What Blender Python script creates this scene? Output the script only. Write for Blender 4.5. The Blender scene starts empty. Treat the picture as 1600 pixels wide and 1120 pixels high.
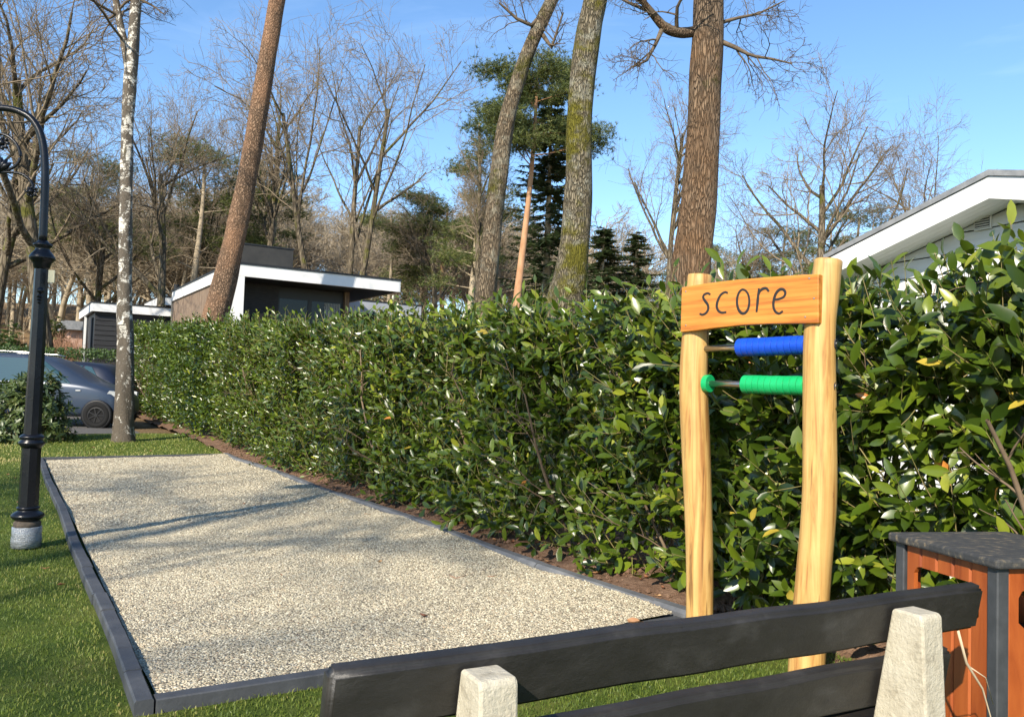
import bpy, bmesh, math, random
import numpy as np
from mathutils import Matrix, Vector

R = math.radians
random.seed(7)
rng = np.random.default_rng(11)
scene = bpy.context.scene
COL = scene.collection

# ------------------------------------------------------------------ camera
CAM_H, FPX, PITCH, ROLL = 1.3, 1290.0, R(2.5), R(1.79)
fwd = np.array([0, math.cos(PITCH), math.sin(PITCH)])
_u0 = np.array([0, -math.sin(PITCH), math.cos(PITCH)])
_r0 = np.array([1.0, 0, 0])
rgt = math.cos(ROLL) * _r0 + math.sin(ROLL) * _u0
upv = -math.sin(ROLL) * _r0 + math.cos(ROLL) * _u0
cam = bpy.data.cameras.new('camera')
cam.sensor_width = 36.0
cam.lens = FPX / 1600 * 36
cam.clip_end = 2000
cam.clip_start = 0.05
camo = bpy.data.objects.new('camera', cam)
COL.objects.link(camo)
mw = Matrix.Identity(4)
for i in range(3):
    mw[i][0], mw[i][1], mw[i][2] = rgt[i], upv[i], -fwd[i]
mw[2][3] = CAM_H
camo.matrix_world = mw
scene.camera = camo

# ------------------------------------------------------------------ light
SUN_DIR = np.array([-0.42, -0.907])        # horizontal direction towards the sun
SUN_EL = R(33)
world = bpy.data.worlds.new('World')
scene.world = world
world.use_nodes = True
wn, wl = world.node_tree.nodes, world.node_tree.links
wn.clear()
sky = wn.new('ShaderNodeTexSky')
sky.sky_type = 'NISHITA'
sky.sun_disc = False
sky.sun_elevation = SUN_EL
sky.sun_rotation = math.atan2(SUN_DIR[0], SUN_DIR[1])
sky.altitude = 20
sky.air_density = 1.0
sky.dust_density = 0.15
sky.ozone_density = 3.0
bg = wn.new('ShaderNodeBackground')
bg.inputs[1].default_value = 0.142
tc = wn.new('ShaderNodeTexCoord')
mp = wn.new('ShaderNodeMapping')
mp.inputs['Rotation'].default_value = (0, R(14), R(25))
mp.inputs['Scale'].default_value = (1.1, 1.6, 7.0)
cn = wn.new('ShaderNodeTexNoise')
cn.inputs['Scale'].default_value = 2.1
cn.inputs['Detail'].default_value = 7
cn.inputs['Roughness'].default_value = 0.62
cn.inputs['Distortion'].default_value = 0.7
cr = wn.new('ShaderNodeValToRGB')
cr.color_ramp.elements[0].position = 0.56
cr.color_ramp.elements[0].color = (0, 0, 0, 1)
cr.color_ramp.elements[1].position = 0.86
cr.color_ramp.elements[1].color = (0.09, 0.09, 0.09, 1)
mx = wn.new('ShaderNodeMixRGB')
mx.inputs[2].default_value = (7.5, 8.6, 10.0, 1)
out = wn.new('ShaderNodeOutputWorld')
wl.new(tc.outputs['Generated'], mp.inputs[0])
wl.new(mp.outputs[0], cn.inputs['Vector'])
wl.new(cn.outputs['Fac'], cr.inputs[0])
wl.new(cr.outputs[0], mx.inputs[0])
wl.new(sky.outputs[0], mx.inputs[1])
hs = wn.new('ShaderNodeHueSaturation')
hs.inputs['Saturation'].default_value = 1.10
wl.new(mx.outputs[0], hs.inputs['Color'])
wl.new(hs.outputs[0], bg.inputs[0])
wl.new(bg.outputs[0], out.inputs[0])

sun = bpy.data.lights.new('sun', 'SUN')
sun.energy = 5.0
sun.angle = R(0.53)
sun.color = (1.0, 0.90, 0.75)
suno = bpy.data.objects.new('sun', sun)
COL.objects.link(suno)
sd = Vector((SUN_DIR[0] * math.cos(SUN_EL), SUN_DIR[1] * math.cos(SUN_EL), math.sin(SUN_EL))).normalized()
suno.rotation_euler = sd.to_track_quat('Z', 'Y').to_euler()
suno.location = (-12, -26, 20)

scene.view_settings.view_transform = 'Standard'
scene.view_settings.look = 'None'
scene.view_settings.exposure = 0.80
scene.view_settings.gamma = 1.0
scene.view_settings.use_curve_mapping = False
scene.cycles.max_bounces = 8
scene.cycles.transparent_max_bounces = 8


# ------------------------------------------------------------------ helpers
def at(px, py, depth):
    """the point that lies `depth` metres ahead, on the sight line measured at px, py in the photograph"""
    d = fwd + (px - 800) / FPX * rgt - (py - 560) / FPX * upv
    return np.array([0, 0, CAM_H]) + d * (depth / d[1])


def sm(a, b, x):
    t = np.clip((np.asarray(x, float) - a) / (b - a), 0, 1)
    return t * t * (3 - 2 * t)


def terrain(x, y):
    x = np.asarray(x, float); y = np.asarray(y, float)
    h = 0.15 * sm(13, 20, y) + 0.35 * sm(21, 34, y)
    h = h + 12.0 * sm(46, 125, y) * (0.55 + 0.45 * sm(25, -30, x))
    return h


CA = np.array([-1.42, 3.34]); CU = np.array([-0.5215, 0.8532]); CV = np.array([0.8532, 0.5215])
CW, CL = 2.9, 11.8


def cuv(s, v):
    """court coordinates (metres along, metres across) to world x, y"""
    s = np.asarray(s, float); v = np.asarray(v, float)
    return CA + s[..., None] * CU + v[..., None] * CV


def wloc(o):
    l = np.zeros(3)
    while o is not None:
        l += np.array(o.location); o = o.parent
    return l


def tag(o, label=None, cat=None, group=None, kind=None):
    if label: o['label'] = label
    if cat: o['category'] = cat
    if group: o['group'] = group
    if kind: o['kind'] = kind
    return o


def thing(name, label, cat, loc=(0, 0, 0), group=None):
    o = bpy.data.objects.new(name, None)
    o.empty_display_size = 0.2
    COL.objects.link(o)
    o.location = [float(c) for c in loc]
    return tag(o, label, cat, group)


def mesh(name, V, F, mats=None, smooth=False, rnd=None, mi=None):
    V = np.ascontiguousarray(np.asarray(V, np.float32).reshape(-1, 3))
    if isinstance(F, np.ndarray):
        F = [F]
    loops, sizes = [], []
    if len(F) and isinstance(F[0], np.ndarray):
        for f in F:
            if len(f) == 0: continue
            loops.append(f.reshape(-1)); sizes.append(np.full(len(f), f.shape[1]))
        loops = np.concatenate(loops); sizes = np.concatenate(sizes)
    else:
        loops = np.array([i for f in F for i in f]); sizes = np.array([len(f) for f in F])
    me = bpy.data.meshes.new(name)
    me.vertices.add(len(V)); me.vertices.foreach_set('co', V.ravel())
    me.loops.add(len(loops)); me.loops.foreach_set('vertex_index', loops.astype(np.int32))
    me.polygons.add(len(sizes))
    st = np.concatenate([[0], np.cumsum(sizes)[:-1]]).astype(np.int32)
    me.polygons.foreach_set('loop_start', st)
    me.polygons.foreach_set('use_smooth', np.full(len(sizes), bool(smooth)))
    if mats is not None:
        for m in (mats if isinstance(mats, (list, tuple)) else [mats]): me.materials.append(m)
    if mi is not None: me.polygons.foreach_set('material_index', np.asarray(mi, np.int32))
    if rnd is not None:
        a = me.attributes.new('rnd', 'FLOAT', 'POINT')
        a.data.foreach_set('value', np.asarray(rnd, np.float32))
    me.update(calc_edges=True)
    return me


def obj(name, me, parent=None):
    o = bpy.data.objects.new(name, me)
    COL.objects.link(o)
    if parent is not None: o.parent = parent
    return o


def mk(name, V, F, mats, parent=None, smooth=False, rnd=None, mi=None):
    V = np.asarray(V, float).reshape(-1, 3)
    if parent is not None: V = V - wloc(parent)
    return obj(name, mesh(name, V, F, mats, smooth, rnd, mi), parent)


def rotz(a):
    return np.array([[math.cos(a), -math.sin(a), 0], [math.sin(a), math.cos(a), 0], [0, 0, 1]])


def frame_from(xa, ya, za):
    return np.stack([xa, ya, za], axis=1)


def bevbox(sx, sy, sz, bev=0.0, seg=1):
    bm = bmesh.new()
    bmesh.ops.create_cube(bm, size=1.0, matrix=Matrix.Diagonal((sx, sy, sz, 1)))
    if bev > 0:
        bmesh.ops.bevel(bm, geom=bm.edges[:], offset=bev, segments=seg, affect='EDGES', profile=0.5)
    bm.verts.index_update()
    V = np.array([v.co[:] for v in bm.verts]); F = [[v.index for v in f.verts] for f in bm.faces]
    bm.free()
    return V, F


class G:
    """collects shapes that make up ONE part"""
    def __init__(self): self.V, self.F, self.n = [], [], 0

    def add(self, V, F):
        V = np.asarray(V, float).reshape(-1, 3)
        self.V.append(V); self.F += [[i + self.n for i in f] for f in F]; self.n += len(V)
        return self

    def box(self, c, size, rot=None, bev=0.0, seg=1):
        V, F = bevbox(*size, bev, seg)
        if rot is not None: V = V @ np.asarray(rot).T
        return self.add(V + np.asarray(c, float), F)

    def tube(self, pts, rad, n=8, cap=True):
        pts = np.asarray(pts, float); rad = np.broadcast_to(np.asarray(rad, float), (len(pts),))
        V, F = tubes(pts[None], rad[None], n)
        V = V.reshape(-1, 3); F = [list(f) for f in F.reshape(-1, 4)]
        m = len(pts)
        if cap:
            F.append(list(range(n))[::-1]); F.append([(m - 1) * n + i for i in range(n)])
        return self.add(V, F)

    def lathe(self, prof, n=20, o=(0, 0, 0), phase=0.0):
        a = np.arange(n) * 2 * math.pi / n + phase
        V = np.array([[r * math.cos(t), r * math.sin(t), z] for r, z in prof for t in a]) + np.asarray(o, float)
        F = [[i * n + j, i * n + (j + 1) % n, (i + 1) * n + (j + 1) % n, (i + 1) * n + j] for i in range(len(prof) - 1) for j in range(n)]
        F.append([j for j in range(n)][::-1]); F.append([(len(prof) - 1) * n + j for j in range(n)])
        return self.add(V, F)

    def prism(self, poly, o, xa, ya, za, t):
        """polygon (x, y pairs) in the plane xa, ya, extruded t along za"""
        o, xa, ya, za = (np.asarray(q, float) for q in (o, xa, ya, za))
        k = len(poly)
        lo = np.array([o + x * xa + y * ya for x, y in poly]); hi = lo + za * t
        F = [list(range(k))[::-1], [k + i for i in range(k)]] + [[i, (i + 1) % k, k + (i + 1) % k, k + i] for i in range(k)]
        return self.add(np.concatenate([lo, hi]), F)

    def out(self, name, mat, parent=None, smooth=False, rnd=None):
        return mk(name, np.concatenate(self.V), self.F, mat, parent, smooth, rnd)


def nz(a):
    return a / np.maximum(np.linalg.norm(a, axis=-1, keepdims=True), 1e-9)


def tubes(P, Rd, n=3):
    """batch of tubes: P (C, m, 3), Rd (C, m)"""
    C, m, _ = P.shape
    T = np.empty_like(P)
    T[:, 1:-1] = P[:, 2:] - P[:, :-2]
    T[:, 0] = P[:, 1] - P[:, 0]; T[:, -1] = P[:, -1] - P[:, -2]
    T = nz(T)
    main = nz(P[:, -1] - P[:, 0])
    ref = np.where(np.abs(main[:, 2:3]) > 0.85, np.array([[1.0, 0.03, 0.02]]), np.array([[0.03, 0.02, 1.0]]))[:, None, :]
    X = nz(np.cross(T, np.broadcast_to(ref, T.shape))); Y = np.cross(T, X)
    a = np.arange(n) * 2 * math.pi / n
    V = P[:, :, None, :] + Rd[:, :, None, None] * (X[:, :, None, :] * np.cos(a)[:, None] + Y[:, :, None, :] * np.sin(a)[:, None])
    i = np.arange(m - 1)[:, None] * n; j = np.arange(n)[None]
    q = np.stack([i + j, i + (j + 1) % n, i + n + (j + 1) % n, i + n + j], -1).reshape(-1, 4)
    F = (np.arange(C) * m * n)[:, None, None] + q[None]
    return V, F


def join_tubes(sets):
    Vs, Fs, n0 = [], [], 0
    for P, Rd, n in sets:
        V, F = tubes(P, Rd, n)
        V = V.reshape(-1, 3); F = F.reshape(-1, 4)
        Vs.append(V); Fs.append(F + n0); n0 += len(V)
    return np.concatenate(Vs), np.concatenate(Fs)


# ------------------------------------------------------------------ materials
MATS = {}


def new_mat(name):
    m = bpy.data.materials.new(name); m.use_nodes = True
    nt = m.node_tree
    b = nt.nodes['Principled BSDF']
    MATS[name] = m
    return m, nt.nodes, nt.links, b


def ramp(nodes, stops):
    r = nodes.new('ShaderNodeValToRGB')
    e = r.color_ramp.elements
    while len(e) < len(stops): e.new(0.5)
    for k, (p, c) in enumerate(stops):
        e[k].position = p; e[k].color = (*c, 1) if len(c) == 3 else c
    return r


def coords(nodes, links, scale=(1, 1, 1), kind='Object', rot=(0, 0, 0)):
    t = nodes.new('ShaderNodeTexCoord'); m = nodes.new('ShaderNodeMapping')
    m.inputs['Scale'].default_value = scale; m.inputs['Rotation'].default_value = rot
    links.new(t.outputs[kind], m.inputs[0])
    return m.outputs[0]


def noise(nodes, links, vec, scale, detail=5, rough=0.6, dist=0.0):
    n = nodes.new('ShaderNodeTexNoise')
    n.inputs['Scale'].default_value = scale; n.inputs['Detail'].default_value = detail
    n.inputs['Roughness'].default_value = rough; n.inputs['Distortion'].default_value = dist
    links.new(vec, n.inputs['Vector'])
    return n.outputs['Fac']


def mixc(nodes, links, fac, a, b, mode='MIX'):
    m = nodes.new('ShaderNodeMixRGB'); m.blend_type = mode
    for s, k in ((fac, 0), (a, 1), (b, 2)):
        if hasattr(s, 'is_linked'): links.new(s, m.inputs[k])
        elif k == 0: m.inputs[0].default_value = s
        else: m.inputs[k].default_value = (*s, 1)
    return m.outputs[0]


def bump(nodes, links, b, h, strength, dist):
    n = nodes.new('ShaderNodeBump')
    n.inputs['Strength'].default_value = strength; n.inputs['Distance'].default_value = dist
    links.new(h, n.inputs['Height']); links.new(n.outputs[0], b.inputs['Normal'])
    return n


def M(name, stops, scale=6, rough=0.7, metal=0.0, spec=0.5, bmp=0.0, bscale=None, bdist=0.01, stretch=(1, 1, 1), detail=6, rvar=0.0, coat=0.0, dist=0.0):
    """noise-mottled surface: stops = [(pos, rgb), ...] or a single rgb"""
    m, N, L, b = new_mat(name)
    b.inputs['Roughness'].default_value = rough; b.inputs['Metallic'].default_value = metal
    b.inputs['Specular IOR Level'].default_value = spec
    b.inputs['Coat Weight'].default_value = coat
    if isinstance(stops[0], (int, float)):
        c = np.array(stops); stops = [(0.3, tuple(c * 0.88)), (0.7, tuple(np.minimum(c * 1.1, 1)))]
    v = coords(N, L, stretch)
    f = noise(N, L, v, scale, detail, 0.62, dist)
    r = ramp(N, stops); L.new(f, r.inputs[0]); L.new(r.outputs[0], b.inputs['Base Color'])
    if rvar:
        mr = N.new('ShaderNodeMapRange')
        mr.inputs[3].default_value = rough - rvar; mr.inputs[4].default_value = rough + rvar
        f2 = noise(N, L, v, scale * 2.3, 4); L.new(f2, mr.inputs[0]); L.new(mr.outputs[0], b.inputs['Roughness'])
    if bmp:
        h = noise(N, L, v, bscale or scale * 4, 6, 0.65)
        bump(N, L, b, h, bmp, bdist)
    return m


def leaf_mat(name, stops, rough=0.35, spec=0.5, trans=0.25, tcol=(0.16, 0.26, 0.03)):
    m, N, L, b = new_mat(name)
    a = N.new('ShaderNodeAttribute'); a.attribute_name = 'rnd'
    r = ramp(N, stops); L.new(a.outputs['Fac'], r.inputs[0])
    v = coords(N, L)
    f = noise(N, L, v, 25, 3)
    c = mixc(N, L, 0.35, r.outputs[0], mixc(N, L, f, (0.55, 0.6, 0.5), (1.35, 1.3, 1.2)), 'MULTIPLY')
    L.new(c, b.inputs['Base Color'])
    b.inputs['Roughness'].default_value = rough; b.inputs['Specular IOR Level'].default_value = spec
    if trans:
        t = N.new('ShaderNodeBsdfTranslucent')
        t.inputs[0].default_value = (*tcol, 1)
        ms = N.new('ShaderNodeMixShader'); ms.inputs[0].default_value = trans
        L.new(b.outputs[0], ms.inputs[1]); L.new(t.outputs[0], ms.inputs[2])
        L.new(ms.outputs[0], N['Material Output'].inputs[0])
    return m


def bark_mat(name, dark, light, ridge=9, zs=0.22, moss=None, moss_amt=0.5, lichen=None, warm=None, bdist=0.03, bstr=0.9):
    m, N, L, b = new_mat(name)
    b.inputs['Roughness'].default_value = 0.9; b.inputs['Specular IOR Level'].default_value = 0.15
    v = coords(N, L, (1, 1, zs))
    vv = coords(N, L)
    vo = N.new('ShaderNodeTexVoronoi'); vo.feature = 'DISTANCE_TO_EDGE'; vo.inputs['Scale'].default_value = ridge
    wob = N.new('ShaderNodeVectorMath'); wob.operation = 'ADD'
    nn = N.new('ShaderNodeTexNoise'); nn.inputs['Scale'].default_value = 7; nn.inputs['Detail'].default_value = 4
    L.new(v, nn.inputs['Vector'])
    sc = N.new('ShaderNodeVectorMath'); sc.operation = 'SCALE'; sc.inputs['Scale'].default_value = 0.18
    L.new(nn.outputs['Color'], sc.inputs[0]); L.new(v, wob.inputs[0]); L.new(sc.outputs[0], wob.inputs[1])
    L.new(wob.outputs[0], vo.inputs['Vector'])
    edge = ramp(N, [(0.0, (0, 0, 0)), (0.22, (1, 1, 1))]); L.new(vo.outputs['Distance'], edge.inputs[0])
    f = noise(N, L, v, 22, 7, 0.7)
    c = mixc(N, L, f, dark, light)
    c = mixc(N, L, edge.outputs[0], tuple(np.array(dark) * 0.55), c)
    if warm:
        fw = noise(N, L, vv, 1.1, 3); rw = ramp(N, [(0.42, (0, 0, 0)), (0.62, (1, 1, 1))]); L.new(fw, rw.inputs[0])
        c = mixc(N, L, rw.outputs[0], c, mixc(N, L, 0.65, c, warm))
    if lichen:
        fl = noise(N, L, vv, 3.3, 8, 0.75); rl = ramp(N, [(0.5, (0, 0, 0)), (0.60, (0.8, 0.8, 0.8))]); L.new(fl, rl.inputs[0])
        c = mixc(N, L, rl.outputs[0], c, lichen)
    if moss:
        fm = noise(N, L, vv, 1.7, 8, 0.72); rm = ramp(N, [(0.66 - 0.3 * moss_amt, (0, 0, 0)), (0.74 - 0.26 * moss_amt, (1, 1, 1))]); L.new(fm, rm.inputs[0])
        c = mixc(N, L, rm.outputs[0], c, moss)
    L.new(c, b.inputs['Base Color'])
    hh = N.new('ShaderNodeMath'); hh.operation = 'MULTIPLY_ADD'; hh.inputs[1].default_value = 0.45
    L.new(f, hh.inputs[0]); L.new(edge.outputs[0], hh.inputs[2])
    bump(N, L, b, hh.outputs[0], bstr, bdist)
    return m


leaf_laurel = leaf_mat('laurel_leaf', [(0.0, (0.014, 0.029, 0.003)), (0.40, (0.046, 0.080, 0.006)), (0.75, (0.115, 0.155, 0.010)), (0.93, (0.25, 0.27, 0.03)), (0.965, (0.36, 0.30, 0.04)), (1.0, (0.45, 0.18, 0.04))], rough=0.31, spec=0.5, trans=0.13, tcol=(0.26, 0.33, 0.03))
leaf_rhodo = leaf_mat('rhododendron_leaf', [(0.0, (0.030, 0.050, 0.016)), (0.7, (0.075, 0.105, 0.032)), (1.0, (0.17, 0.18, 0.06))], rough=0.42, trans=0.12)
leaf_box = leaf_mat('clipped_leaf', [(0.0, (0.018, 0.038, 0.010)), (0.8, (0.05, 0.095, 0.02)), (1.0, (0.10, 0.14, 0.035))], rough=0.5, trans=0.15)
needle_pine = leaf_mat('pine_needle', [(0.0, (0.045, 0.068, 0.016)), (0.6, (0.095, 0.125, 0.026)), (1.0, (0.18, 0.19, 0.05))], rough=0.6, trans=0.15, tcol=(0.12, 0.15, 0.03))
needle_spruce = leaf_mat('spruce_needle', [(0.0, (0.045, 0.078, 0.034)), (0.7, (0.085, 0.125, 0.05)), (1.0, (0.14, 0.165, 0.06))], rough=0.6, trans=0.25, tcol=(0.10, 0.15, 0.05))
grass_mat = leaf_mat('grass_blade', [(0.0, (0.060, 0.098, 0.014)), (0.45, (0.125, 0.168, 0.026)), (0.75, (0.23, 0.245, 0.055)), (1.0, (0.45, 0.37, 0.16))], rough=0.5, trans=0.25, tcol=(0.2, 0.3, 0.04))
dry_leaf = leaf_mat('dry_leaf', [(0.0, (0.13, 0.05, 0.025)), (0.6, (0.30, 0.13, 0.06)), (1.0, (0.42, 0.26, 0.13))], rough=0.7, trans=0.1, tcol=(0.3, 0.12, 0.04))
dry_stem = M('dry_stem', [(0.3, (0.16, 0.075, 0.045)), (0.7, (0.30, 0.17, 0.10))], scale=8, rough=0.9)

bark_twig = M('twig_bark', [(0.3, (0.145, 0.115, 0.078)), (0.7, (0.26, 0.205, 0.138))], scale=3, rough=0.9, spec=0.15)
twig_dark = M('dark_twig_bark', [(0.3, (0.075, 0.058, 0.04)), (0.7, (0.15, 0.115, 0.08))], scale=6, rough=0.9, spec=0.15)
bark_grey = bark_mat('grey_bark', (0.10, 0.08, 0.055), (0.24, 0.20, 0.14), ridge=11, moss=(0.085, 0.085, 0.02), moss_amt=0.45)
bark_hazed = M('hazed_bark', [(0.3, (0.26, 0.215, 0.15)), (0.7, (0.42, 0.35, 0.25))], scale=2.5, rough=0.95, spec=0.1)  # bark paled evenly: distance haze is mixed into its colour
bark_oak = bark_mat('oak_bark', (0.13, 0.092, 0.062), (0.27, 0.20, 0.135), ridge=46, zs=0.14, moss=(0.06, 0.065, 0.015), moss_amt=0.14, warm=(0.21, 0.115, 0.055))
bark_moss = bark_mat('mossy_oak_bark', (0.12, 0.10, 0.065), (0.28, 0.24, 0.17), ridge=36, zs=0.24, moss=(0.115, 0.105, 0.016), moss_amt=0.66, lichen=(0.27, 0.265, 0.21))
bark_lean = bark_mat('leaning_oak_bark', (0.12, 0.09, 0.06), (0.28, 0.22, 0.145), ridge=34, zs=0.2, moss=(0.08, 0.075, 0.018), moss_amt=0.35, lichen=(0.24, 0.22, 0.165))
bark_pine = bark_mat('pine_bark', (0.13, 0.085, 0.055), (0.33, 0.22, 0.145), ridge=22, zs=0.45, warm=(0.30, 0.17, 0.10), bdist=0.025)
bark_redpine = M('scots_pine_bark', [(0.3, (0.30, 0.15, 0.07)), (0.7, (0.46, 0.27, 0.15))], scale=5, rough=0.9, stretch=(1, 1, 0.4), bmp=0.4)

# birch bark: white with dark lenticels, rougher and darker near the foot
m, N, L, b = new_mat('birch_bark')
b.inputs['Roughness'].default_value = 0.75
vv = coords(N, L); vl = coords(N, L, (3.2, 3.2, 16.0)); vb = coords(N, L, (2.6, 2.6, 1.9))
f1 = noise(N, L, vl, 1.6, 6, 0.65, 0.6); r1 = ramp(N, [(0.50, (0, 0, 0)), (0.60, (0.9, 0.9, 0.9))]); L.new(f1, r1.inputs[0])
f2 = noise(N, L, vb, 2.6, 7, 0.7, 0.4)
geo = N.new('ShaderNodeTexCoord'); sx = N.new('ShaderNodeSeparateXYZ'); L.new(geo.outputs['Object'], sx.inputs[0])
mrz = N.new('ShaderNodeMapRange'); mrz.inputs[1].default_value = 0.3; mrz.inputs[2].default_value = 3.2
mrz.inputs[3].default_value = 0.065; mrz.inputs[4].default_value = 0.0; L.new(sx.outputs['Z'], mrz.inputs[0])
ad = N.new('ShaderNodeMath'); ad.operation = 'ADD'; L.new(f2, ad.inputs[0]); L.new(mrz.outputs[0], ad.inputs[1])
r2 = ramp(N, [(0.44, (0, 0, 0)), (0.50, (1, 1, 1))]); L.new(ad.outputs[0], r2.inputs[0])
fd = noise(N, L, vv, 30, 6, 0.7)
white = mixc(N, L, fd, (0.50, 0.46, 0.38), (0.74, 0.71, 0.64))
darkb = mixc(N, L, fd, (0.025, 0.02, 0.015), (0.14, 0.11, 0.075))
c = mixc(N, L, r1.outputs[0], white, darkb)
c = mixc(N, L, r2.outputs[0], c, darkb)
fm = noise(N, L, vv, 1.3, 6, 0.7); rm = ramp(N, [(0.60, (0, 0, 0)), (0.68, (0.9, 0.9, 0.9))]); L.new(fm, rm.inputs[0])
c = mixc(N, L, rm.outputs[0], c, (0.075, 0.065, 0.016))
L.new(c, b.inputs['Base Color'])
hb = N.new('ShaderNodeMath'); hb.operation = 'MULTIPLY_ADD'; hb.inputs[1].default_value = 0.6
L.new(r2.outputs[0], hb.inputs[0]); L.new(fd, hb.inputs[2])
bump(N, L, b, hb.outputs[0], 0.8, 0.03)
birch_bark = m

soil_mat = M('garden_soil', [(0.25, (0.10, 0.058, 0.036)), (0.5, (0.185, 0.112, 0.072)), (0.8, (0.28, 0.185, 0.125))], scale=14, rough=0.95, spec=0.15, bmp=1.0, bscale=45, bdist=0.03, detail=9)
litter_mat = M('leaf_litter', [(0.25, (0.11, 0.07, 0.038)), (0.5, (0.19, 0.13, 0.07)), (0.75, (0.27, 0.19, 0.11))], scale=1.4, rough=0.95, spec=0.1, bmp=1.0, bscale=16, bdist=0.08, detail=10)
lawn_mat = M('lawn_ground', [(0.22, (0.040, 0.070, 0.012)), (0.48, (0.085, 0.13, 0.020)), (0.66, (0.15, 0.175, 0.035)), (0.85, (0.26, 0.22, 0.09))], scale=2.2, rough=0.9, spec=0.15, bmp=1.0, bscale=120, bdist=0.03, detail=11)
asphalt_mat = M('asphalt', [(0.3, (0.055, 0.052, 0.048)), (0.7, (0.115, 0.108, 0.10))], scale=18, rough=0.9, bmp=0.6, bscale=150, bdist=0.01, detail=9)
kerb_mat = M('kerb_grey', [(0.25, (0.035, 0.038, 0.043)), (0.55, (0.062, 0.066, 0.073)), (0.78, (0.11, 0.11, 0.108))], scale=5, rough=0.62, spec=0.4, bmp=0.35, bscale=60, bdist=0.006, detail=9, rvar=0.12)
kerb_pale = M('kerb_grey_dusty', [(0.25, (0.075, 0.08, 0.088)), (0.55, (0.12, 0.125, 0.132)), (0.8, (0.20, 0.20, 0.195))], scale=6, rough=0.7, spec=0.3, bmp=0.35, bscale=60, bdist=0.006, detail=9)

# gravel: pebbles of cream, grey and tan
def pebble_stops():
    return [(0.0, (0.13, 0.11, 0.085)), (0.16, (0.27, 0.23, 0.16)), (0.4, (0.41, 0.36, 0.25)), (0.7, (0.53, 0.475, 0.34)), (0.9, (0.62, 0.575, 0.44)), (1.0, (0.38, 0.27, 0.17))]
m, N, L, b = new_mat('pebble')
a = N.new('ShaderNodeAttribute'); a.attribute_name = 'rnd'
r = ramp(N, pebble_stops()); L.new(a.outputs['Fac'], r.inputs[0])
L.new(r.outputs[0], b.inputs['Base Color']); b.inputs['Roughness'].default_value = 0.8; b.inputs['Specular IOR Level'].default_value = 0.25
pebble_mat = m
m, N, L, b = new_mat('gravel_bed')
v = coords(N, L)
vo = N.new('ShaderNodeTexVoronoi'); vo.inputs['Scale'].default_value = 80; L.new(v, vo.inputs['Vector'])
sep = N.new('ShaderNodeSeparateColor'); L.new(vo.outputs['Color'], sep.inputs[0])
r = ramp(N, pebble_stops()); L.new(sep.outputs[0], r.inputs[0])
big = noise(N, L, v, 0.9, 5, 0.6)
c = mixc(N, L, 0.5, r.outputs[0], mixc(N, L, big, (0.7, 0.7, 0.7), (1.25, 1.22, 1.18)), 'MULTIPLY')
L.new(c, b.inputs['Base Color']); b.inputs['Roughness'].default_value = 0.9; b.inputs['Specular IOR Level'].default_value = 0.2
inv = N.new('ShaderNodeMath'); inv.operation = 'SUBTRACT'; inv.inputs[0].default_value = 1.0; L.new(vo.outputs['Distance'], inv.inputs[1])
bump(N, L, b, inv.outputs[0], 1.0, 0.012)
gravel_mat = m


def wood(name, dark, mid, light, rough=0.55, zs=0.08, scale=16, axis=2, bmp=0.25, turn=0.0, dist=1.6, mott=(0.62, 0.55, 0.45), cracks=0.0):
    m, N, L, b = new_mat(name)
    st = [1, 1, 1]; st[axis] = zs
    v0 = coords(N, L, rot=(0, 0, turn))
    ms_ = N.new('ShaderNodeMapping'); ms_.inputs['Scale'].default_value = tuple(st); L.new(v0, ms_.inputs[0]); v = ms_.outputs[0]
    f = noise(N, L, v, scale, 8, 0.62, dist)
    r = ramp(N, [(0.34, dark), (0.48, mid), (0.66, light)]); L.new(f, r.inputs[0])
    v2 = coords(N, L); f2 = noise(N, L, v2, 3.2, 5, 0.6)
    c = mixc(N, L, 0.55, r.outputs[0], mixc(N, L, f2, mott, (1.3, 1.28, 1.25)), 'MULTIPLY')
    if cracks:
        mc = N.new('ShaderNodeMapping'); st2 = [1, 1, 1]; st2[axis] = 0.03; mc.inputs['Scale'].default_value = tuple(st2); L.new(v0, mc.inputs[0])
        f3 = noise(N, L, mc.outputs[0], 34, 4, 0.55, 0.6); r3 = ramp(N, [(0.635, (0, 0, 0)), (0.665, (cracks, cracks, cracks))]); L.new(f3, r3.inputs[0])
        c = mixc(N, L, r3.outputs[0], c, tuple(np.array(dark) * 0.45))
        f4 = noise(N, L, v2, 26, 8, 0.75); r4 = ramp(N, [(0.66, (0, 0, 0)), (0.74, (0.7, 0.7, 0.7))]); L.new(f4, r4.inputs[0])
        c = mixc(N, L, r4.outputs[0], c, tuple(np.array(dark) * 0.6))
    L.new(c, b.inputs['Base Color']); b.inputs['Roughness'].default_value = rough
    bump(N, L, b, f, bmp, 0.006)
    return m


post_wood = wood('peeled_post', (0.32, 0.15, 0.042), (0.50, 0.30, 0.095), (0.60, 0.41, 0.155), zs=0.05, scale=30, mott=(0.45, 0.34, 0.22), dist=0.8, cracks=0.75)
end_wood = M('sawn_end', [(0.3, (0.55, 0.36, 0.17)), (0.7, (0.72, 0.53, 0.29))], scale=14, rough=0.7, bmp=0.3, bscale=60, bdist=0.003)
sign_wood = wood('varnished_sign', (0.34, 0.105, 0.012), (0.52, 0.20, 0.026), (0.60, 0.27, 0.05), rough=0.36, zs=0.05, scale=30, axis=0, bmp=0.08, turn=0.844, dist=0.5, mott=(0.5, 0.4, 0.3))
letter_black = M('carved_black', (0.012, 0.011, 0.010), rough=0.55)
steel = M('brushed_steel', [(0.3, (0.42, 0.41, 0.39)), (0.7, (0.58, 0.57, 0.55))], scale=30, rough=0.3, metal=1.0)
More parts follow.
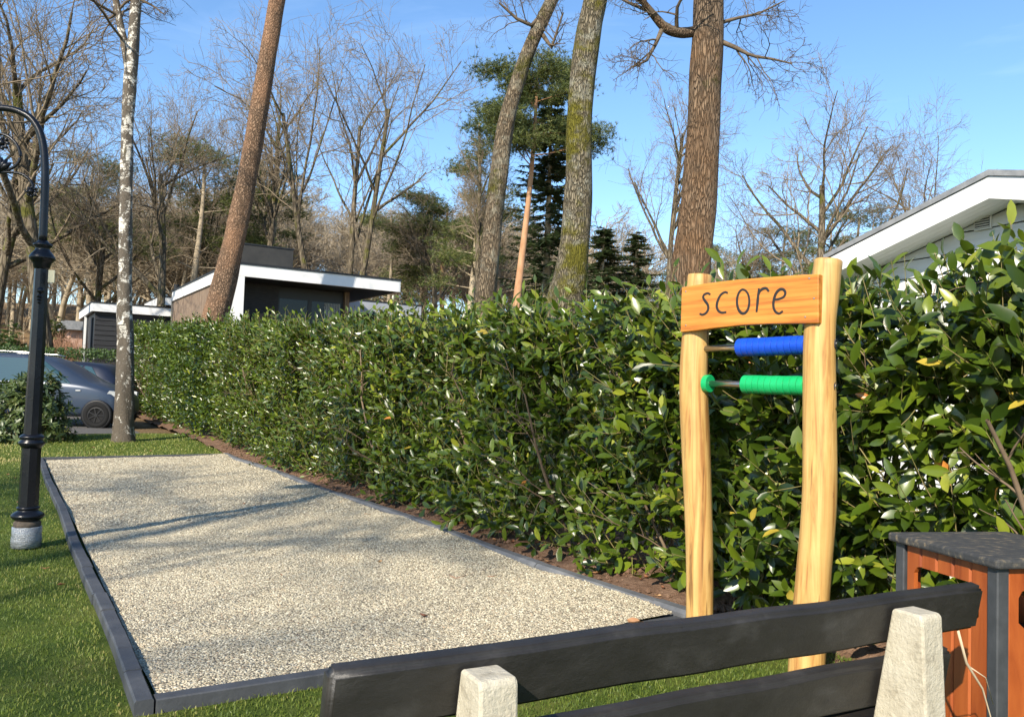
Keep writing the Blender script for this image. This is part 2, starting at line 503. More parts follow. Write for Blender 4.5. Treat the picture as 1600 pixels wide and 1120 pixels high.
blue_plastic = M('blue_plastic', [(0.3, (0.004, 0.050, 0.40)), (0.7, (0.008, 0.068, 0.50))], scale=9, rough=0.36)
green_plastic = M('green_plastic', [(0.3, (0.004, 0.31, 0.09)), (0.7, (0.01, 0.37, 0.115))], scale=9, rough=0.36)
slat_mat = M('recycled_plastic', [(0.25, (0.013, 0.012, 0.011)), (0.55, (0.022, 0.0205, 0.019)), (0.72, (0.040, 0.038, 0.036)), (0.85, (0.075, 0.07, 0.064))], scale=7, rough=0.5, spec=0.45, bmp=0.5, bscale=26, bdist=0.006, stretch=(1, 1, 1.6), detail=9, rvar=0.14)
concrete = M('pale_concrete', [(0.22, (0.24, 0.21, 0.155)), (0.42, (0.42, 0.38, 0.29)), (0.8, (0.53, 0.49, 0.39))], scale=22, rough=0.9, spec=0.2, bmp=0.8, bscale=90, bdist=0.006, detail=10)
bin_red = wood('stained_cladding', (0.20, 0.040, 0.007), (0.29, 0.066, 0.012), (0.35, 0.09, 0.018), rough=0.5, zs=0.1, scale=10, bmp=0.12)
bin_grey = M('anthracite_metal', [(0.3, (0.030, 0.033, 0.037)), (0.7, (0.055, 0.059, 0.064))], scale=16, rough=0.5, bmp=0.15, bscale=90, bdist=0.002)
lid_mat = M('weathered_lid', [(0.46, (0.030, 0.032, 0.034)), (0.57, (0.055, 0.053, 0.048)), (0.63, (0.13, 0.105, 0.07)), (0.72, (0.25, 0.19, 0.115))], scale=26, rough=0.85, bmp=0.6, bscale=90, bdist=0.004, stretch=(1, 1.5, 1), detail=12)
black_mat = M('black_liner', (0.012, 0.012, 0.013), rough=0.6)
iron = M('black_iron', [(0.3, (0.005, 0.0055, 0.008)), (0.62, (0.008, 0.009, 0.012)), (0.82, (0.035, 0.035, 0.038))], scale=9, rough=0.30, spec=0.35, bmp=0.25, bscale=40, bdist=0.004, detail=9, rvar=0.1)
wrap_mat = M('plastic_wrap', [(0.3, (0.16, 0.17, 0.18)), (0.7, (0.34, 0.36, 0.37))], scale=9, rough=0.22, spec=0.7, bmp=0.9, bscale=22, bdist=0.012, stretch=(1, 1, 3.5), coat=0.5)
rust_base = M('dirty_base', [(0.3, (0.055, 0.045, 0.035)), (0.7, (0.16, 0.12, 0.085))], scale=18, rough=0.9)
tag_cream = M('cream_tag', (0.62, 0.55, 0.36), rough=0.6)
white_board = M('white_weatherboard', [(0.25, (0.56, 0.57, 0.56)), (0.7, (0.68, 0.69, 0.68))], scale=5, rough=0.6, bmp=0.35, bscale=22, bdist=0.006, stretch=(0.25, 0.25, 4))
white_trim = M('white_trim', [(0.25, (0.62, 0.62, 0.61)), (0.7, (0.72, 0.72, 0.71))], scale=1.5, rough=0.45, rvar=0.08)
roof_grey = M('grey_roofing', [(0.3, (0.15, 0.16, 0.17)), (0.7, (0.26, 0.27, 0.28))], scale=8, rough=0.7, bmp=0.3)
gap_dark = M('shadow_gap', (0.03, 0.032, 0.035), rough=0.8)
brick_dark = M('dark_brick', [(0.3, (0.018, 0.017, 0.018)), (0.7, (0.045, 0.042, 0.042))], scale=6, rough=0.8, stretch=(1, 1, 5), bmp=0.5, bscale=18)
brick_sunlit = M('sunlit_brick', [(0.3, (0.075, 0.055, 0.045)), (0.7, (0.13, 0.10, 0.08))], scale=6, rough=0.85, stretch=(1, 1, 5), bmp=0.5, bscale=18)  # lighter brown: sunlight on part of the dark brick, put into the colour
clad_brown = wood('brown_cladding', (0.11, 0.075, 0.052), (0.19, 0.135, 0.095), (0.26, 0.20, 0.145), rough=0.8, zs=0.1, scale=12)
clad_black = M('black_cladding', [(0.3, (0.010, 0.0105, 0.012)), (0.7, (0.024, 0.025, 0.028))], scale=5, rough=0.65, stretch=(0.3, 0.3, 4), bmp=0.3)
pink_brick = M('pale_brick', [(0.3, (0.32, 0.19, 0.14)), (0.7, (0.46, 0.31, 0.24))], scale=4, rough=0.85)
curtain_mat = M('curtain', (0.42, 0.40, 0.37), rough=0.9, stretch=(6, 6, 0.3), scale=6)
frame_black = M('black_frame', (0.012, 0.012, 0.013), rough=0.45)


def glass(name, col, rough=0.04, spec=0.8):
    m, N, L, b = new_mat(name)
    b.inputs['Base Color'].default_value = (*col, 1); b.inputs['Roughness'].default_value = rough
    b.inputs['Specular IOR Level'].default_value = spec; b.inputs['Coat Weight'].default_value = spec * 0.5
    b.inputs['Coat Roughness'].default_value = 0.02
    return m


window_glass = glass('window_glass', (0.006, 0.007, 0.008), spec=0.28)
car_glass = glass('car_glass', (0.02, 0.05, 0.055))
lamp_glass = glass('headlight_glass', (0.42, 0.44, 0.45), 0.12)


def paint(name, col, rough=0.32):
    m, N, L, b = new_mat(name)
    v = coords(N, L); f = noise(N, L, v, 3, 4)
    L.new(mixc(N, L, f, tuple(np.array(col) * 0.9), tuple(np.array(col) * 1.12)), b.inputs['Base Color'])
    b.inputs['Metallic'].default_value = 0.15; b.inputs['Roughness'].default_value = rough
    b.inputs['Coat Weight'].default_value = 0.2; b.inputs['Specular IOR Level'].default_value = 0.3; b.inputs['Coat Roughness'].default_value = 0.06
    return m


paint_blue = paint('blue_grey_paint', (0.030, 0.044, 0.072))
paint_navy = paint('navy_paint', (0.012, 0.017, 0.033))
tyre_mat = M('tyre', (0.008, 0.008, 0.008), rough=0.8, spec=0.2)
trim_black = M('black_trim', (0.005, 0.005, 0.006), rough=0.5, spec=0.3)

# ------------------------------------------------------------------ ground
def axis(*segs):
    return np.unique(np.concatenate([np.linspace(a, b, n) for a, b, n in segs]))


xs = axis((-170, -30, 36), (-30, 30, 61), (30, 170, 36))
ys = axis((-60, 0, 20), (0, 60, 61), (60, 220, 50))
X, Y = np.meshgrid(xs, ys, indexing='ij')
Zt = terrain(X, Y) - 0.05 + 0.05 * np.sin(X * 0.7) * np.cos(Y * 0.53) * sm(24, 40, Y)
nx, ny = X.shape
idx = np.arange(nx * ny).reshape(nx, ny)
quad = np.stack([idx[:-1, :-1], idx[1:, :-1], idx[1:, 1:], idx[:-1, 1:]], -1).reshape(-1, 4)
tag(mk('ground', np.stack([X, Y, Zt], -1), quad, litter_mat, smooth=True), 'brown leaf-littered ground running back into the wood', kind='structure')


def sheet(name, s0, s1, v0, v1, ns, nv, zf, mat, **kw):
    S, Vv = np.meshgrid(np.linspace(s0, s1, ns), np.linspace(v0, v1, nv), indexing='ij')
    xy = cuv(S, Vv)
    z = terrain(xy[..., 0], xy[..., 1]) + zf(S, Vv)
    i = np.arange(ns * nv).reshape(ns, nv)
    q = np.stack([i[:-1, :-1], i[:-1, 1:], i[1:, 1:], i[1:, :-1]], -1).reshape(-1, 4)
    return mk(name, np.concatenate([xy, z[..., None]], -1), q, mat, smooth=True, **kw)


tag(sheet('lawn', -12, 17.2, -16, 3.05, 90, 70, lambda s, v: -0.012 + 0.012 * np.sin(s * 1.7) * np.sin(v * 2.1), lawn_mat), kind='structure')


def soil_z(s, v):
    n = sum(0.022 / k * np.sin(s * 4.1 * k + 1.3 * k * k) * np.sin(v * 5.3 * k + k) for k in (1, 2, 3, 4))
    return 0.03 + n + 0.05 * sm(3.0, 3.5, v) - 0.14 * sm(0.15, -0.1, s) * sm(3.45, 3.15, v)


tag(sheet('soil_strip', -12, 29, 2.97, 4.6, 420, 26, soil_z, soil_mat), kind='structure')
tag(sheet('parking_road', 17.2, 40, -40, 2.2, 30, 40, lambda s, v: -0.008 + 0 * s, asphalt_mat), kind='structure')
# the neighbouring garden beyond the hedge
tag(sheet('garden_lawn', -12, 14, 4.6, 14, 30, 20, lambda s, v: 0.0 + 0 * s, lawn_mat), kind='structure')


# gravel surface: heaped up against the right-hand kerb in scallops
def heap(s, v):
    sc = 0.5 + 0.5 * np.sin(s * 2.3 + 1.2 * np.sin(s * 0.9))
    return 0.018 + 0.03 * sm(2.3 - 0.3 * sc, 2.86, v) * (0.55 + 0.6 * sc) + 0.009 * np.sin(s * 3.1 + v) * np.sin(v * 4.3 - s) + 0.005 * np.sin(s * 7.7 + 2 * v) * np.sin(v * 9.1 + s) + 0.01 * sm(0.5, 1.5, v)


gb = sheet('gravel_court', 0.06, CL - 0.06, 0.06, CW - 0.04, 220, 56, heap, gravel_mat)
tag(gb, kind='structure')

# loose pebbles on the near two thirds of the court
def pebbles(n, s_lo, s_hi, size):
    s = rng.uniform(s_lo, s_hi, n); v = rng.uniform(0.07, CW - 0.03, n)
    xy = cuv(s, v); z = terrain(xy[:, 0], xy[:, 1]) + heap(s, v)
    r = size * rng.uniform(0.6, 1.35, n)
    k = 5
    a = np.arange(k) * 2 * math.pi / k
    ph = rng.uniform(0, 6.28, n)
    asp = rng.uniform(0.6, 1.0, n)
    ca, sa = np.cos(a), np.sin(a)
    jit = rng.uniform(0.75, 1.2, (n, k))
    lx = ca * r[:, None] * jit; ly = sa * (r * asp)[:, None] * jit
    wx = lx * np.cos(ph)[:, None] - ly * np.sin(ph)[:, None]; wy = lx * np.sin(ph)[:, None] + ly * np.cos(ph)[:, None]
    tz = rng.uniform(-0.35, 0.35, (n, 2))
    wz = wx * tz[:, :1] + wy * tz[:, 1:] + r[:, None] * 0.12
    ring = np.stack([wx, wy, wz], -1)
    low = ring * np.array([0.8, 0.8, 1.0]) - np.array([0, 0, 1.0]) * (r * 0.5)[:, None, None]
    top = np.stack([rng.normal(0, 0.2, n) * r, rng.normal(0, 0.2, n) * r, r * rng.uniform(0.45, 0.8, n)], -1)[:, None]
    V = np.concatenate([ring, top], 1) + np.concatenate([xy, z[:, None]], -1)[:, None]
    j = np.arange(k)
    t1 = np.stack([j, (j + 1) % k, np.full(k, k)], -1)
    F = (np.arange(n) * (k + 1))[:, None, None] + t1[None]
    return V.reshape(-1, 3), F.reshape(-1, 3), np.repeat(rng.uniform(0, 1, n) ** 0.9, k + 1)


Va, Fa, ra = pebbles(74000, 0.0 + 0.06, 4.6, 0.0062)
Vb, Fb, rb = pebbles(28000, 4.6, CL - 0.07, 0.0100)
tag(mk('loose_gravel', np.concatenate([Va, Vb]), np.concatenate([Fa, Fb + len(Va)]), pebble_mat, rnd=np.concatenate([ra, rb])),
    'cream and grey pebbles covering the court', 'gravel', kind='stuff')

# ------------------------------------------------------------------ kerbs
def kerb(name, pts, width, ztop, mat, lens, chamfer=0.012, lean=0.0):
    """a kerb laid as separate beams along a polyline"""
    pts = np.asarray(pts, float)
    seg = np.linalg.norm(np.diff(pts, axis=0), axis=1); cum = np.concatenate([[0], np.cumsum(seg)])
    root = thing(name, None, None, (pts[0][0], pts[0][1], 0)); del_keys(root)
    tag(root, kind='structure')
    d = 0.0; k = 0
    while d < cum[-1] - 0.02:
        ln = min(lens * random.uniform(0.8, 1.2), cum[-1] - d)
        n = max(2, int(ln / 0.25) + 1)
        ds = np.linspace(d + 0.003, d + ln - 0.003, n)
        P = np.stack([np.interp(ds, cum, pts[:, i]) for i in range(2)], -1)
        T = nz(np.gradient(P, axis=0)); Nn = np.stack([-T[:, 1], T[:, 0]], -1)
        z0 = terrain(P[:, 0], P[:, 1]); dz = random.uniform(-0.004, 0.004); off = random.uniform(-0.004, 0.004)
        w = width / 2; c = chamfer
        prof = [(-w, -0.09), (-w, ztop - c), (-w + c, ztop), (w - c * 1.6, ztop), (w, ztop - c * 1.6 - lean), (w, -0.09)]
        V = np.concatenate([[np.array([*(P[i] + Nn[i] * (q[0] + off)), z0[i] + q[1] + (dz if q[1] > 0 else 0)]) for q in prof] for i in range(n)])
        F = [[i * 6 + j, i * 6 + j + 1, (i + 1) * 6 + j + 1, (i + 1) * 6 + j] for i in range(n - 1) for j in range(5)]
        F += [[0, 1, 2, 3, 4, 5][::-1], [(n - 1) * 6 + j for j in range(6)]]
        mk('kerb_beam', V, F, mat, root)
        d += ln; k += 1
    return root


def del_keys(o):
    for k in ('label', 'category', 'group'):
        if k in o.keys(): del o[k]


ss = np.linspace(-0.02, CL, 60)
kerb('left_kerb', cuv(ss, 0.0 + 0.008 * np.sin(ss * 1.3)), 0.072, 0.052, kerb_mat, 0.42, 0.005)
kerb('right_kerb', cuv(ss[::-1], CW + 0.035 + 0.035 * np.sin(ss[::-1] * 1.35 + 2.2)), 0.12, 0.07, kerb_pale, 1.15, 0.02, 0.012)
vvv = np.linspace(0.040, CW - 0.03, 14)
kerb('near_kerb', cuv(np.full(14, 0.02), vvv), 0.075, 0.046, kerb_mat, 1.3, 0.005)
kerb('far_kerb', cuv(np.full(14, CL - 0.02), vvv), 0.085, 0.055, kerb_mat, 0.9, 0.005)


# ------------------------------------------------------------------ leaves, trees: generators
def leaf_batch(base, T, Nn, Ln, Wd, curl, fold):
    T = nz(T); B = nz(np.cross(T, Nn)); Nn = np.cross(B, T)
    n = len(base)
    rows = ((0.16, 0.62), (0.45, 1.0), (0.76, 0.74))

    def pos(t, w):
        return base + T * (Ln * t)[:, None] + Nn * (-curl * Ln * t * t + fold * np.abs(w) * Wd)[:, None] + B * (w * Wd)[:, None]
    vs = [pos(0.0, 0.0)]
    for t, w in rows:
        vs += [pos(t, -w), pos(t, 0 * w), pos(t, w)]
    vs.append(pos(1.0, 0.0))
    V = np.stack(vs, 1)
    q = np.array([[0, 2, 1], [0, 3, 2], [1, 2, 5], [1, 5, 4], [2, 3, 6], [2, 6, 5], [4, 5, 8], [4, 8, 7], [5, 6, 9], [5, 9, 8], [7, 8, 10], [8, 9, 10]])
    return V, q


def leaf_simple(base, T, Nn, Ln, Wd, fold=0.25):
    T = nz(T); B = nz(np.cross(T, Nn)); Nn = np.cross(B, T)
    mid = base + T * (Ln * 0.48)[:, None]
    V = np.stack([base, mid - B * Wd[:, None] + Nn * (fold * Wd)[:, None], base + T * Ln[:, None] - Nn * (0.08 * Ln)[:, None], mid + B * Wd[:, None] + Nn * (fold * Wd)[:, None]], 1)
    return V, np.array([[0, 2, 1], [0, 3, 2]])


def expand(q, n, k):
    return ((np.arange(n) * k)[:, None, None] + q[None]).reshape(-1, q.shape[1])


def branch(P, Rd, k, n, ratio, ang, rr, up, wob, tmin, rg, rmin=0.004, tmax=1.0, taper=0.3):
    """k children for every parent chain, all at once"""
    C, m, _ = P.shape
    plen = np.linalg.norm(np.diff(P, axis=1), axis=2).sum(1)
    ix = np.repeat(np.arange(C), k)
    t = (np.tile((np.arange(k) + 0.5) / k, C) + rg.uniform(-0.5, 0.5, C * k) / k) * (tmax - tmin) + tmin
    t = np.clip(t, 0, 0.999)
    f = t * (m - 1); i = f.astype(int); w = (f - i)[:, None]
    base = P[ix, i] * (1 - w) + P[ix, i + 1] * w
    tang = nz(P[ix, i + 1] - P[ix, i])
    r0 = (Rd[ix, i] * (1 - w[:, 0]) + Rd[ix, i + 1] * w[:, 0]) * rr * rg.uniform(0.75, 1.1, C * k)
    r0 = np.maximum(r0, rmin)
    Ln = plen[ix] * ratio * rg.uniform(0.55, 1.15, C * k) * (1.2 - 0.65 * t)
    pr = rg.normal(size=(C * k, 3)); pr -= tang * (pr * tang).sum(1, keepdims=True); pr = nz(pr)
    an = np.radians(rg.uniform(ang[0], ang[1], C * k))[:, None]
    d = nz(np.cos(an) * tang + np.sin(an) * pr + np.array([0, 0, up]))
    pts = [base]
    for j in range(n - 1):
        d = nz(d + rg.normal(0, wob, d.shape) + np.array([0, 0, up * 0.35]))
        pts.append(pts[-1] + d * (Ln / (n - 1))[:, None])
    Pn = np.stack(pts, 1)
    Rn = r0[:, None] * np.linspace(1, taper, n)[None]
    return Pn, np.maximum(Rn, rmin * 0.6)


def path_tube(P, Rd, n=24, rings=60, rough=0.03, seed=1, flare=0.0):
    """a knobbly trunk along a smooth path"""
    P = np.asarray(P, float); Rd = np.asarray(Rd, float)
    t0 = np.linspace(0, 1, len(P)); t = np.linspace(0, 1, rings)

    def cat(y):
        m = np.gradient(y, t0, axis=0)
        o = []
        for q in t:
            i = min(int(np.searchsorted(t0, q, side='right') - 1), len(t0) - 2)
            h = t0[i + 1] - t0[i]; x = (q - t0[i]) / h
            o.append((2 * x**3 - 3 * x**2 + 1) * y[i] + (x**3 - 2 * x**2 + x) * h * m[i] + (-2 * x**3 + 3 * x**2) * y[i + 1] + (x**3 - x**2) * h * m[i + 1])
        return np.array(o)
    Q = cat(P); rd = cat(Rd)
    V, F = tubes(Q[None], rd[None], n)
    V = V[0]
    rg = np.random.default_rng(seed)
    a = np.arange(n) * 2 * math.pi / n
    zz = Q[:, 2]
    dsp = np.zeros((rings, n))
    for k in range(14):
        f, g, p1, p2 = rg.integers(1, 7), rg.uniform(0.4, 6), *rg.uniform(0, 6.28, 2)
        dsp += rough / 3 * np.sin(f * a + p1)[None] * np.sin(g * zz + p2)[:, None]
    dsp += flare * np.exp(-(zz - zz[0]) / 0.35)[:, None] * (1 + 0.35 * np.sin(5 * a + 1)[None])
    V = Q[:, None] + (V - Q[:, None]) * (1 + dsp)[..., None]
    F = F.reshape(-1, 4)
    return V.reshape(-1, 3), F


TREE_SETS = {}


def bare_sets(seed, H=12.0, r=0.2, fork=0.45, k1=9, spread=(25, 50), up=0.10, ratio1=0.62, k2=7, k3=6, k4=5, stems=1, twig=0.0068):
    """crown by repeated branching; returns trunk tubes and crown tubes"""
    rg = np.random.default_rng(seed)
    n0 = 9
    Ps = []
    for s in range(stems):
        d = np.array([0, 0, 1.0]); a = 6.28 * s / max(stems, 1) + rg.uniform(0, 1)
        if stems > 1: d = nz(np.array([math.cos(a) * 0.22, math.sin(a) * 0.22, 1.0]))
        p = np.array([math.cos(a), math.sin(a), 0]) * (0.12 if stems > 1 else 0)
        pts = [p]
        for j in range(n0 - 1):
            d = nz(d + rg.normal(0, 0.05, 3) + np.array([0, 0, 0.05])); pts.append(pts[-1] + d * H * (fork + 0.22) / (n0 - 1))
        Ps.append(np.array(pts))
    P0 = np.array(Ps); R0 = np.tile(np.linspace(r, r * 0.42, n0), (stems, 1)) * (0.8 if stems > 1 else 1)
    P1, R1 = branch(P0, R0, k1, 9, ratio1, spread, 0.62, up, 0.10, fork / (fork + 0.22) * 0.72, rg, twig * 2)
    P2, R2 = branch(P1, R1, k2, 7, 0.72, (30, 62), 0.56, up * 0.6, 0.14, 0.22, rg, twig * 1.4)
    P3, R3 = branch(P2, R2, k3, 5, 0.70, (30, 62), 0.55, up * 0.4, 0.17, 0.15, rg, twig)
    P4, R4 = branch(P3, R3, k4, 4, 0.85, (25, 60), 0.6, up * 0.4, 0.2, 0.15, rg, twig * 0.85)
    return [(P0, R0, 10), (P1, R1, 5)], [(P2, R2, 4), (P3, R3, 3), (P4, R4, 3)]


def tree_meshes(key, mats, **kw):
    tr, cr = bare_sets(**kw)
    a = mesh('trunk', *join_tubes(tr), mats[0], smooth=True)
    b = mesh('crown', *join_tubes(cr), mats[1], smooth=True)
    TREE_SETS[key] = (a, b)


tree_meshes('spread', (bark_grey, bark_twig), seed=3, H=12, r=0.20, fork=0.40, k1=10, spread=(30, 62), up=0.07, ratio1=0.72, k4=6)
tree_meshes('broad', (bark_grey, bark_twig), seed=14, H=12, r=0.21, fork=0.36, k1=9, spread=(38, 70), up=0.07, ratio1=0.78, k4=6)
tree_meshes('multi', (bark_grey, bark_twig), seed=21, H=12, r=0.18, fork=0.42, k1=7, spread=(25, 58), up=0.07, ratio1=0.66, stems=3, k2=6, k3=6, k4=4)
tree_meshes('slender', (bark_grey, bark_twig), seed=5, H=12, r=0.17, fork=0.60, k1=15, spread=(25, 55), up=0.10, ratio1=0.42, k2=6, k3=5, k4=5)
tree_meshes('wood_a', (bark_hazed, bark_hazed), seed=31, H=12, r=0.14, fork=0.55, k1=10, spread=(25, 60), up=0.08, ratio1=0.46, k2=7, k3=6, k4=5, twig=0.0125)
tree_meshes('wood_b', (bark_hazed, bark_hazed), seed=32, H=12, r=0.16, fork=0.45, k1=9, spread=(30, 65), up=0.07, ratio1=0.55, k2=7, k3=6, k4=5, twig=0.0125)
tree_meshes('wood_c', (bark_hazed, bark_hazed), seed=33, H=12, r=0.11, fork=0.62, k1=12, spread=(25, 55), up=0.10, ratio1=0.36, k2=7, k3=5, k4=5, twig=0.0125)


def plant_tree(name, key, base, height, width, turn, label, cat='tree', group=None, ref_h=None, ref_w=None, lean=(0, 0)):
    a, b = TREE_SETS[key]
    t = thing(name, label, cat, base, group)
    ob = obj('trunk', a, t); oc = obj('crown', b, t)
    if key not in DIM:
        co = np.empty(len(b.vertices) * 3, np.float32); b.vertices.foreach_get('co', co); co = co.reshape(-1, 3)
        lo, hi = np.percentile(co, 1, axis=0), np.percentile(co, 99, axis=0)
        DIM[key] = (hi[2], 0.85 * 0.5 * (hi[0] - lo[0] + hi[1] - lo[1]))
    h0, w0 = DIM[key]
    t.scale = (width / w0, width / w0, height / h0)
    t.rotation_euler = (lean[0], lean[1], turn)
    return t


DIM = {}


def gpt(px, depth, sink=0.1):
    p = at(px, 560, depth)
    return np.array([p[0], depth, float(terrain(p[0], depth)) - sink])


def top_z(px, py, depth):
    return at(px, py, depth)[2]


def pine_mesh(key, seed, H=12.0, r=0.16, crown0=0.6, k1=16, rad=2.0, tuft=0.26, per=11, flat=0.6, trunk_mat=None, lean=0.0, pads=26, needles=10):
    rg = np.random.default_rng(seed)
    n0 = 12
    z = np.linspace(0, H, n0)
    P0 = np.stack([lean * (z / H) ** 1.4 + 0.10 * np.sin(z * 0.5 + seed), 0.10 * np.cos(z * 0.43 + seed), z], -1)[None]
    R0 = np.linspace(r, r * 0.22, n0)[None]
    P1, R1 = branch(P0, R0, k1, 7, rad / H * 1.0, (60, 92), 0.42, 0.06, 0.10, crown0, rg, 0.012, 1.0)
    P2, R2 = branch(P1, R1, 5, 5, 0.50, (30, 60), 0.6, 0.06, 0.12, 0.35, rg, 0.008)
    a = mesh('trunk', *join_tubes([(P0, R0, 10), (P1, R1, 4), (P2, R2, 3)]), trunk_mat or bark_redpine, smooth=True)
    cen = np.concatenate([P2[:, 2:].reshape(-1, 3), P1[:, -2:].reshape(-1, 3), P0[0, -1:]])
    nt = per
    c = np.repeat(cen, nt, 0) + rg.normal(0, 1, (len(cen) * nt, 3)) * np.array([tuft, tuft, tuft * flat])
    m = needles
    cc = np.repeat(c, m, 0)
    d = nz(rg.normal(0, 1, cc.shape) + np.array([0, 0, 0.55]))
    s = nz(np.cross(d, rg.normal(0, 1, cc.shape)))
    ln = rg.uniform(0.08, 0.17, len(cc))[:, None]
    V = np.stack([cc - s * 0.008, cc + s * 0.008, cc + d * ln], 1)
    F = np.arange(len(cc) * 3).reshape(-1, 3)
    b = mesh('crown', V, F, needle_pine, rnd=np.repeat(np.clip(np.repeat(rg.uniform(0, 1, len(c)), m) + rg.normal(0, 0.1, len(cc)), 0, 1), 3))
    TREE_SETS[key] = (a, b)


def spruce_mesh(key, seed, H=12.0, rad=2.2, r=0.17, whorls=56, per=8):
    rg = np.random.default_rng(seed)
    z = np.linspace(0, H, 8)
    P0 = np.stack([0 * z, 0 * z, z], -1)[None]; R0 = np.linspace(r, 0.02, 8)[None]
    n = whorls * per
    zz = (0.06 + 0.93 * rg.uniform(0, 1, n) ** 0.85) * H
    az = rg.uniform(0, 6.28, n)
    ln = rad * (1.02 - zz / H) ** 0.8 * rg.uniform(0.45, 1.2, n) + 0.1
    tt = np.linspace(0, 1, 6)
    out_ = tt[None] * ln[:, None]
    drop = (-0.30 * tt + 0.26 * tt**2)[None] * ln[:, None]
    P1 = np.stack([np.cos(az)[:, None] * out_, np.sin(az)[:, None] * out_, zz[:, None] + drop], -1)
    R1 = np.tile(np.linspace(0.022, 0.006, 6), (n, 1))
    a = mesh('trunk', *join_tubes([(P0, R0, 8), (P1, R1, 3)]), bark_hazed, smooth=True)
    k = 60
    ix = np.repeat(np.arange(n), k); t = rg.uniform(0.15, 1, n * k); f = t * 5; i = np.minimum(f.astype(int), 4); w = (f - i)[:, None]
    base = P1[ix, i] * (1 - w) + P1[ix, i + 1] * w
    side = np.stack([-np.sin(az[ix]), np.cos(az[ix]), 0 * az[ix]], -1) * rg.choice([-1, 1], n * k)[:, None]
    outw = np.stack([np.cos(az[ix]), np.sin(az[ix]), 0 * az[ix]], -1)
    d = nz(side * 0.9 + outw * 0.7 + np.array([0, 0, -0.35]) + rg.normal(0, 0.3, side.shape))
    l2 = (0.14 + 0.16 * ln[ix] * (1.1 - t))[:, None] * rg.uniform(0.7, 1.2, n * k)[:, None]
    s = nz(np.cross(d, np.array([0.1, 0.1, 1.0]) + rg.normal(0, 0.3, d.shape)))
    V = np.stack([base - s * 0.028, base + s * 0.028, base + d * l2], 1)
    b = mesh('crown', V, np.arange(n * k * 3).reshape(-1, 3), needle_spruce, rnd=np.repeat(rg.uniform(0, 1, n * k), 3))
    TREE_SETS[key] = (a, b)


pine_mesh('pine_flat', 4, H=12, crown0=0.72, k1=17, rad=3.0, tuft=0.27, per=34, flat=0.42)
pine_mesh('pine_round', 9, H=12, crown0=0.5, k1=22, rad=2.6, tuft=0.26, per=12, flat=0.5, trunk_mat=bark_hazed)
pine_mesh('pine_tall', 12, H=12, crown0=0.42, k1=24, rad=1.6, tuft=0.24, per=10, flat=0.5, trunk_mat=bark_hazed)
spruce_mesh('spruce', 2)

# ------------------------------------------------------------------ laurel hedge
def hedge_top(s):
    return np.interp(s, [-10, -2, 0, 2, 5, 10, 18, 28], [1.86, 1.86, 1.84, 1.90, 2.03, 2.2, 2.55, 2.82])


def hedge_front(s):
    return 3.13 + 0.07 * np.sin(s * 1.9) + 0.05 * np.sin(s * 4.7 + 1) + 0.04 * np.sin(s * 9.1 + 2)


HEDGE_T = 0.85


def h_world(s, v, z):
    xy = cuv(s, v)
    return np.concatenate([xy, (z + terrain(xy[:, 0], xy[:, 1]))[:, None]], -1)


hedge = thing('laurel_hedge', 'long glossy cherry laurel hedge along the gravel court', 'hedge', (*cuv(np.array(0.0), np.array(3.75)), 0.0))
V3 = np.array([CV[0], CV[1], 0.0]); U3 = np.array([CU[0], CU[1], 0.0])
UP = np.array([0, 0, 1.0])


def shoots(n, s_lo, s_hi, where, rg, sparse=None, lscale=1.0, zlo=0.05):
    s = rg.uniform(s_lo, s_hi, n)
    zt = hedge_top(s)
    if where == 'front':
        z = zlo + (zt - zlo - 0.08) * rg.uniform(0, 1, n) ** 0.92
        # the lower edge is ragged: fewer shoots close to the ground
        dep = np.abs(rg.normal(0.0, 0.19, n)) + 0.14
        bulge = 0.13 * np.sin(z * 3.1 + s * 1.3) * np.sin(s * 2.3 + 0.7) + 0.08 * np.sin(z * 7.3 + s * 3.1) * np.sin(s * 6.3 + 0.7) - 0.05 * sm(0.5, 0.0, z)
        v = hedge_front(s) + dep + bulge
        d = -V3 * rg.uniform(0.25, 1.0, n)[:, None] + UP * rg.uniform(0.05, 1.1, n)[:, None] + rg.normal(0, 0.38, (n, 3))
    elif where == 'top':
        v = hedge_front(s) + rg.uniform(0.0, HEDGE_T, n)
        z = zt - rg.uniform(0.22, 0.46, n)
        d = UP * rg.uniform(0.7, 1.3, n)[:, None] + rg.normal(0, 0.33, (n, 3)) - V3 * 0.15
    else:
        v = hedge_front(s) + rg.uniform(0.3, HEDGE_T + 0.1, n)
        z = zlo + (zt - zlo - 0.15) * rg.uniform(0, 1, n)
        d = rg.normal(0, 0.6, (n, 3)) + UP * 0.5
    if where != 'deep':
        hole = sum(np.sin(a_ * s + b_ * z + c_) for a_, b_, c_ in ((2.9, 4.1, 0.3), (5.3, -3.7, 1.9), (-7.9, 6.1, 4.0), (11.3, 9.7, 2.2), (4.1, 13.0, 5.1)))
        kp = rg.uniform(0, 1, n) < 0.20 + 0.80 * sm(-1.3, 0.4, hole)
        s, v, z, d = s[kp], v[kp], z[kp], d[kp]; n = len(s)
    if sparse is not None:
        keep = rg.uniform(0, 1, n) < sparse(s, z)
        s, v, z, d = s[keep], v[keep], z[keep], d[keep]
    return h_world(s, v, z), nz(d), s


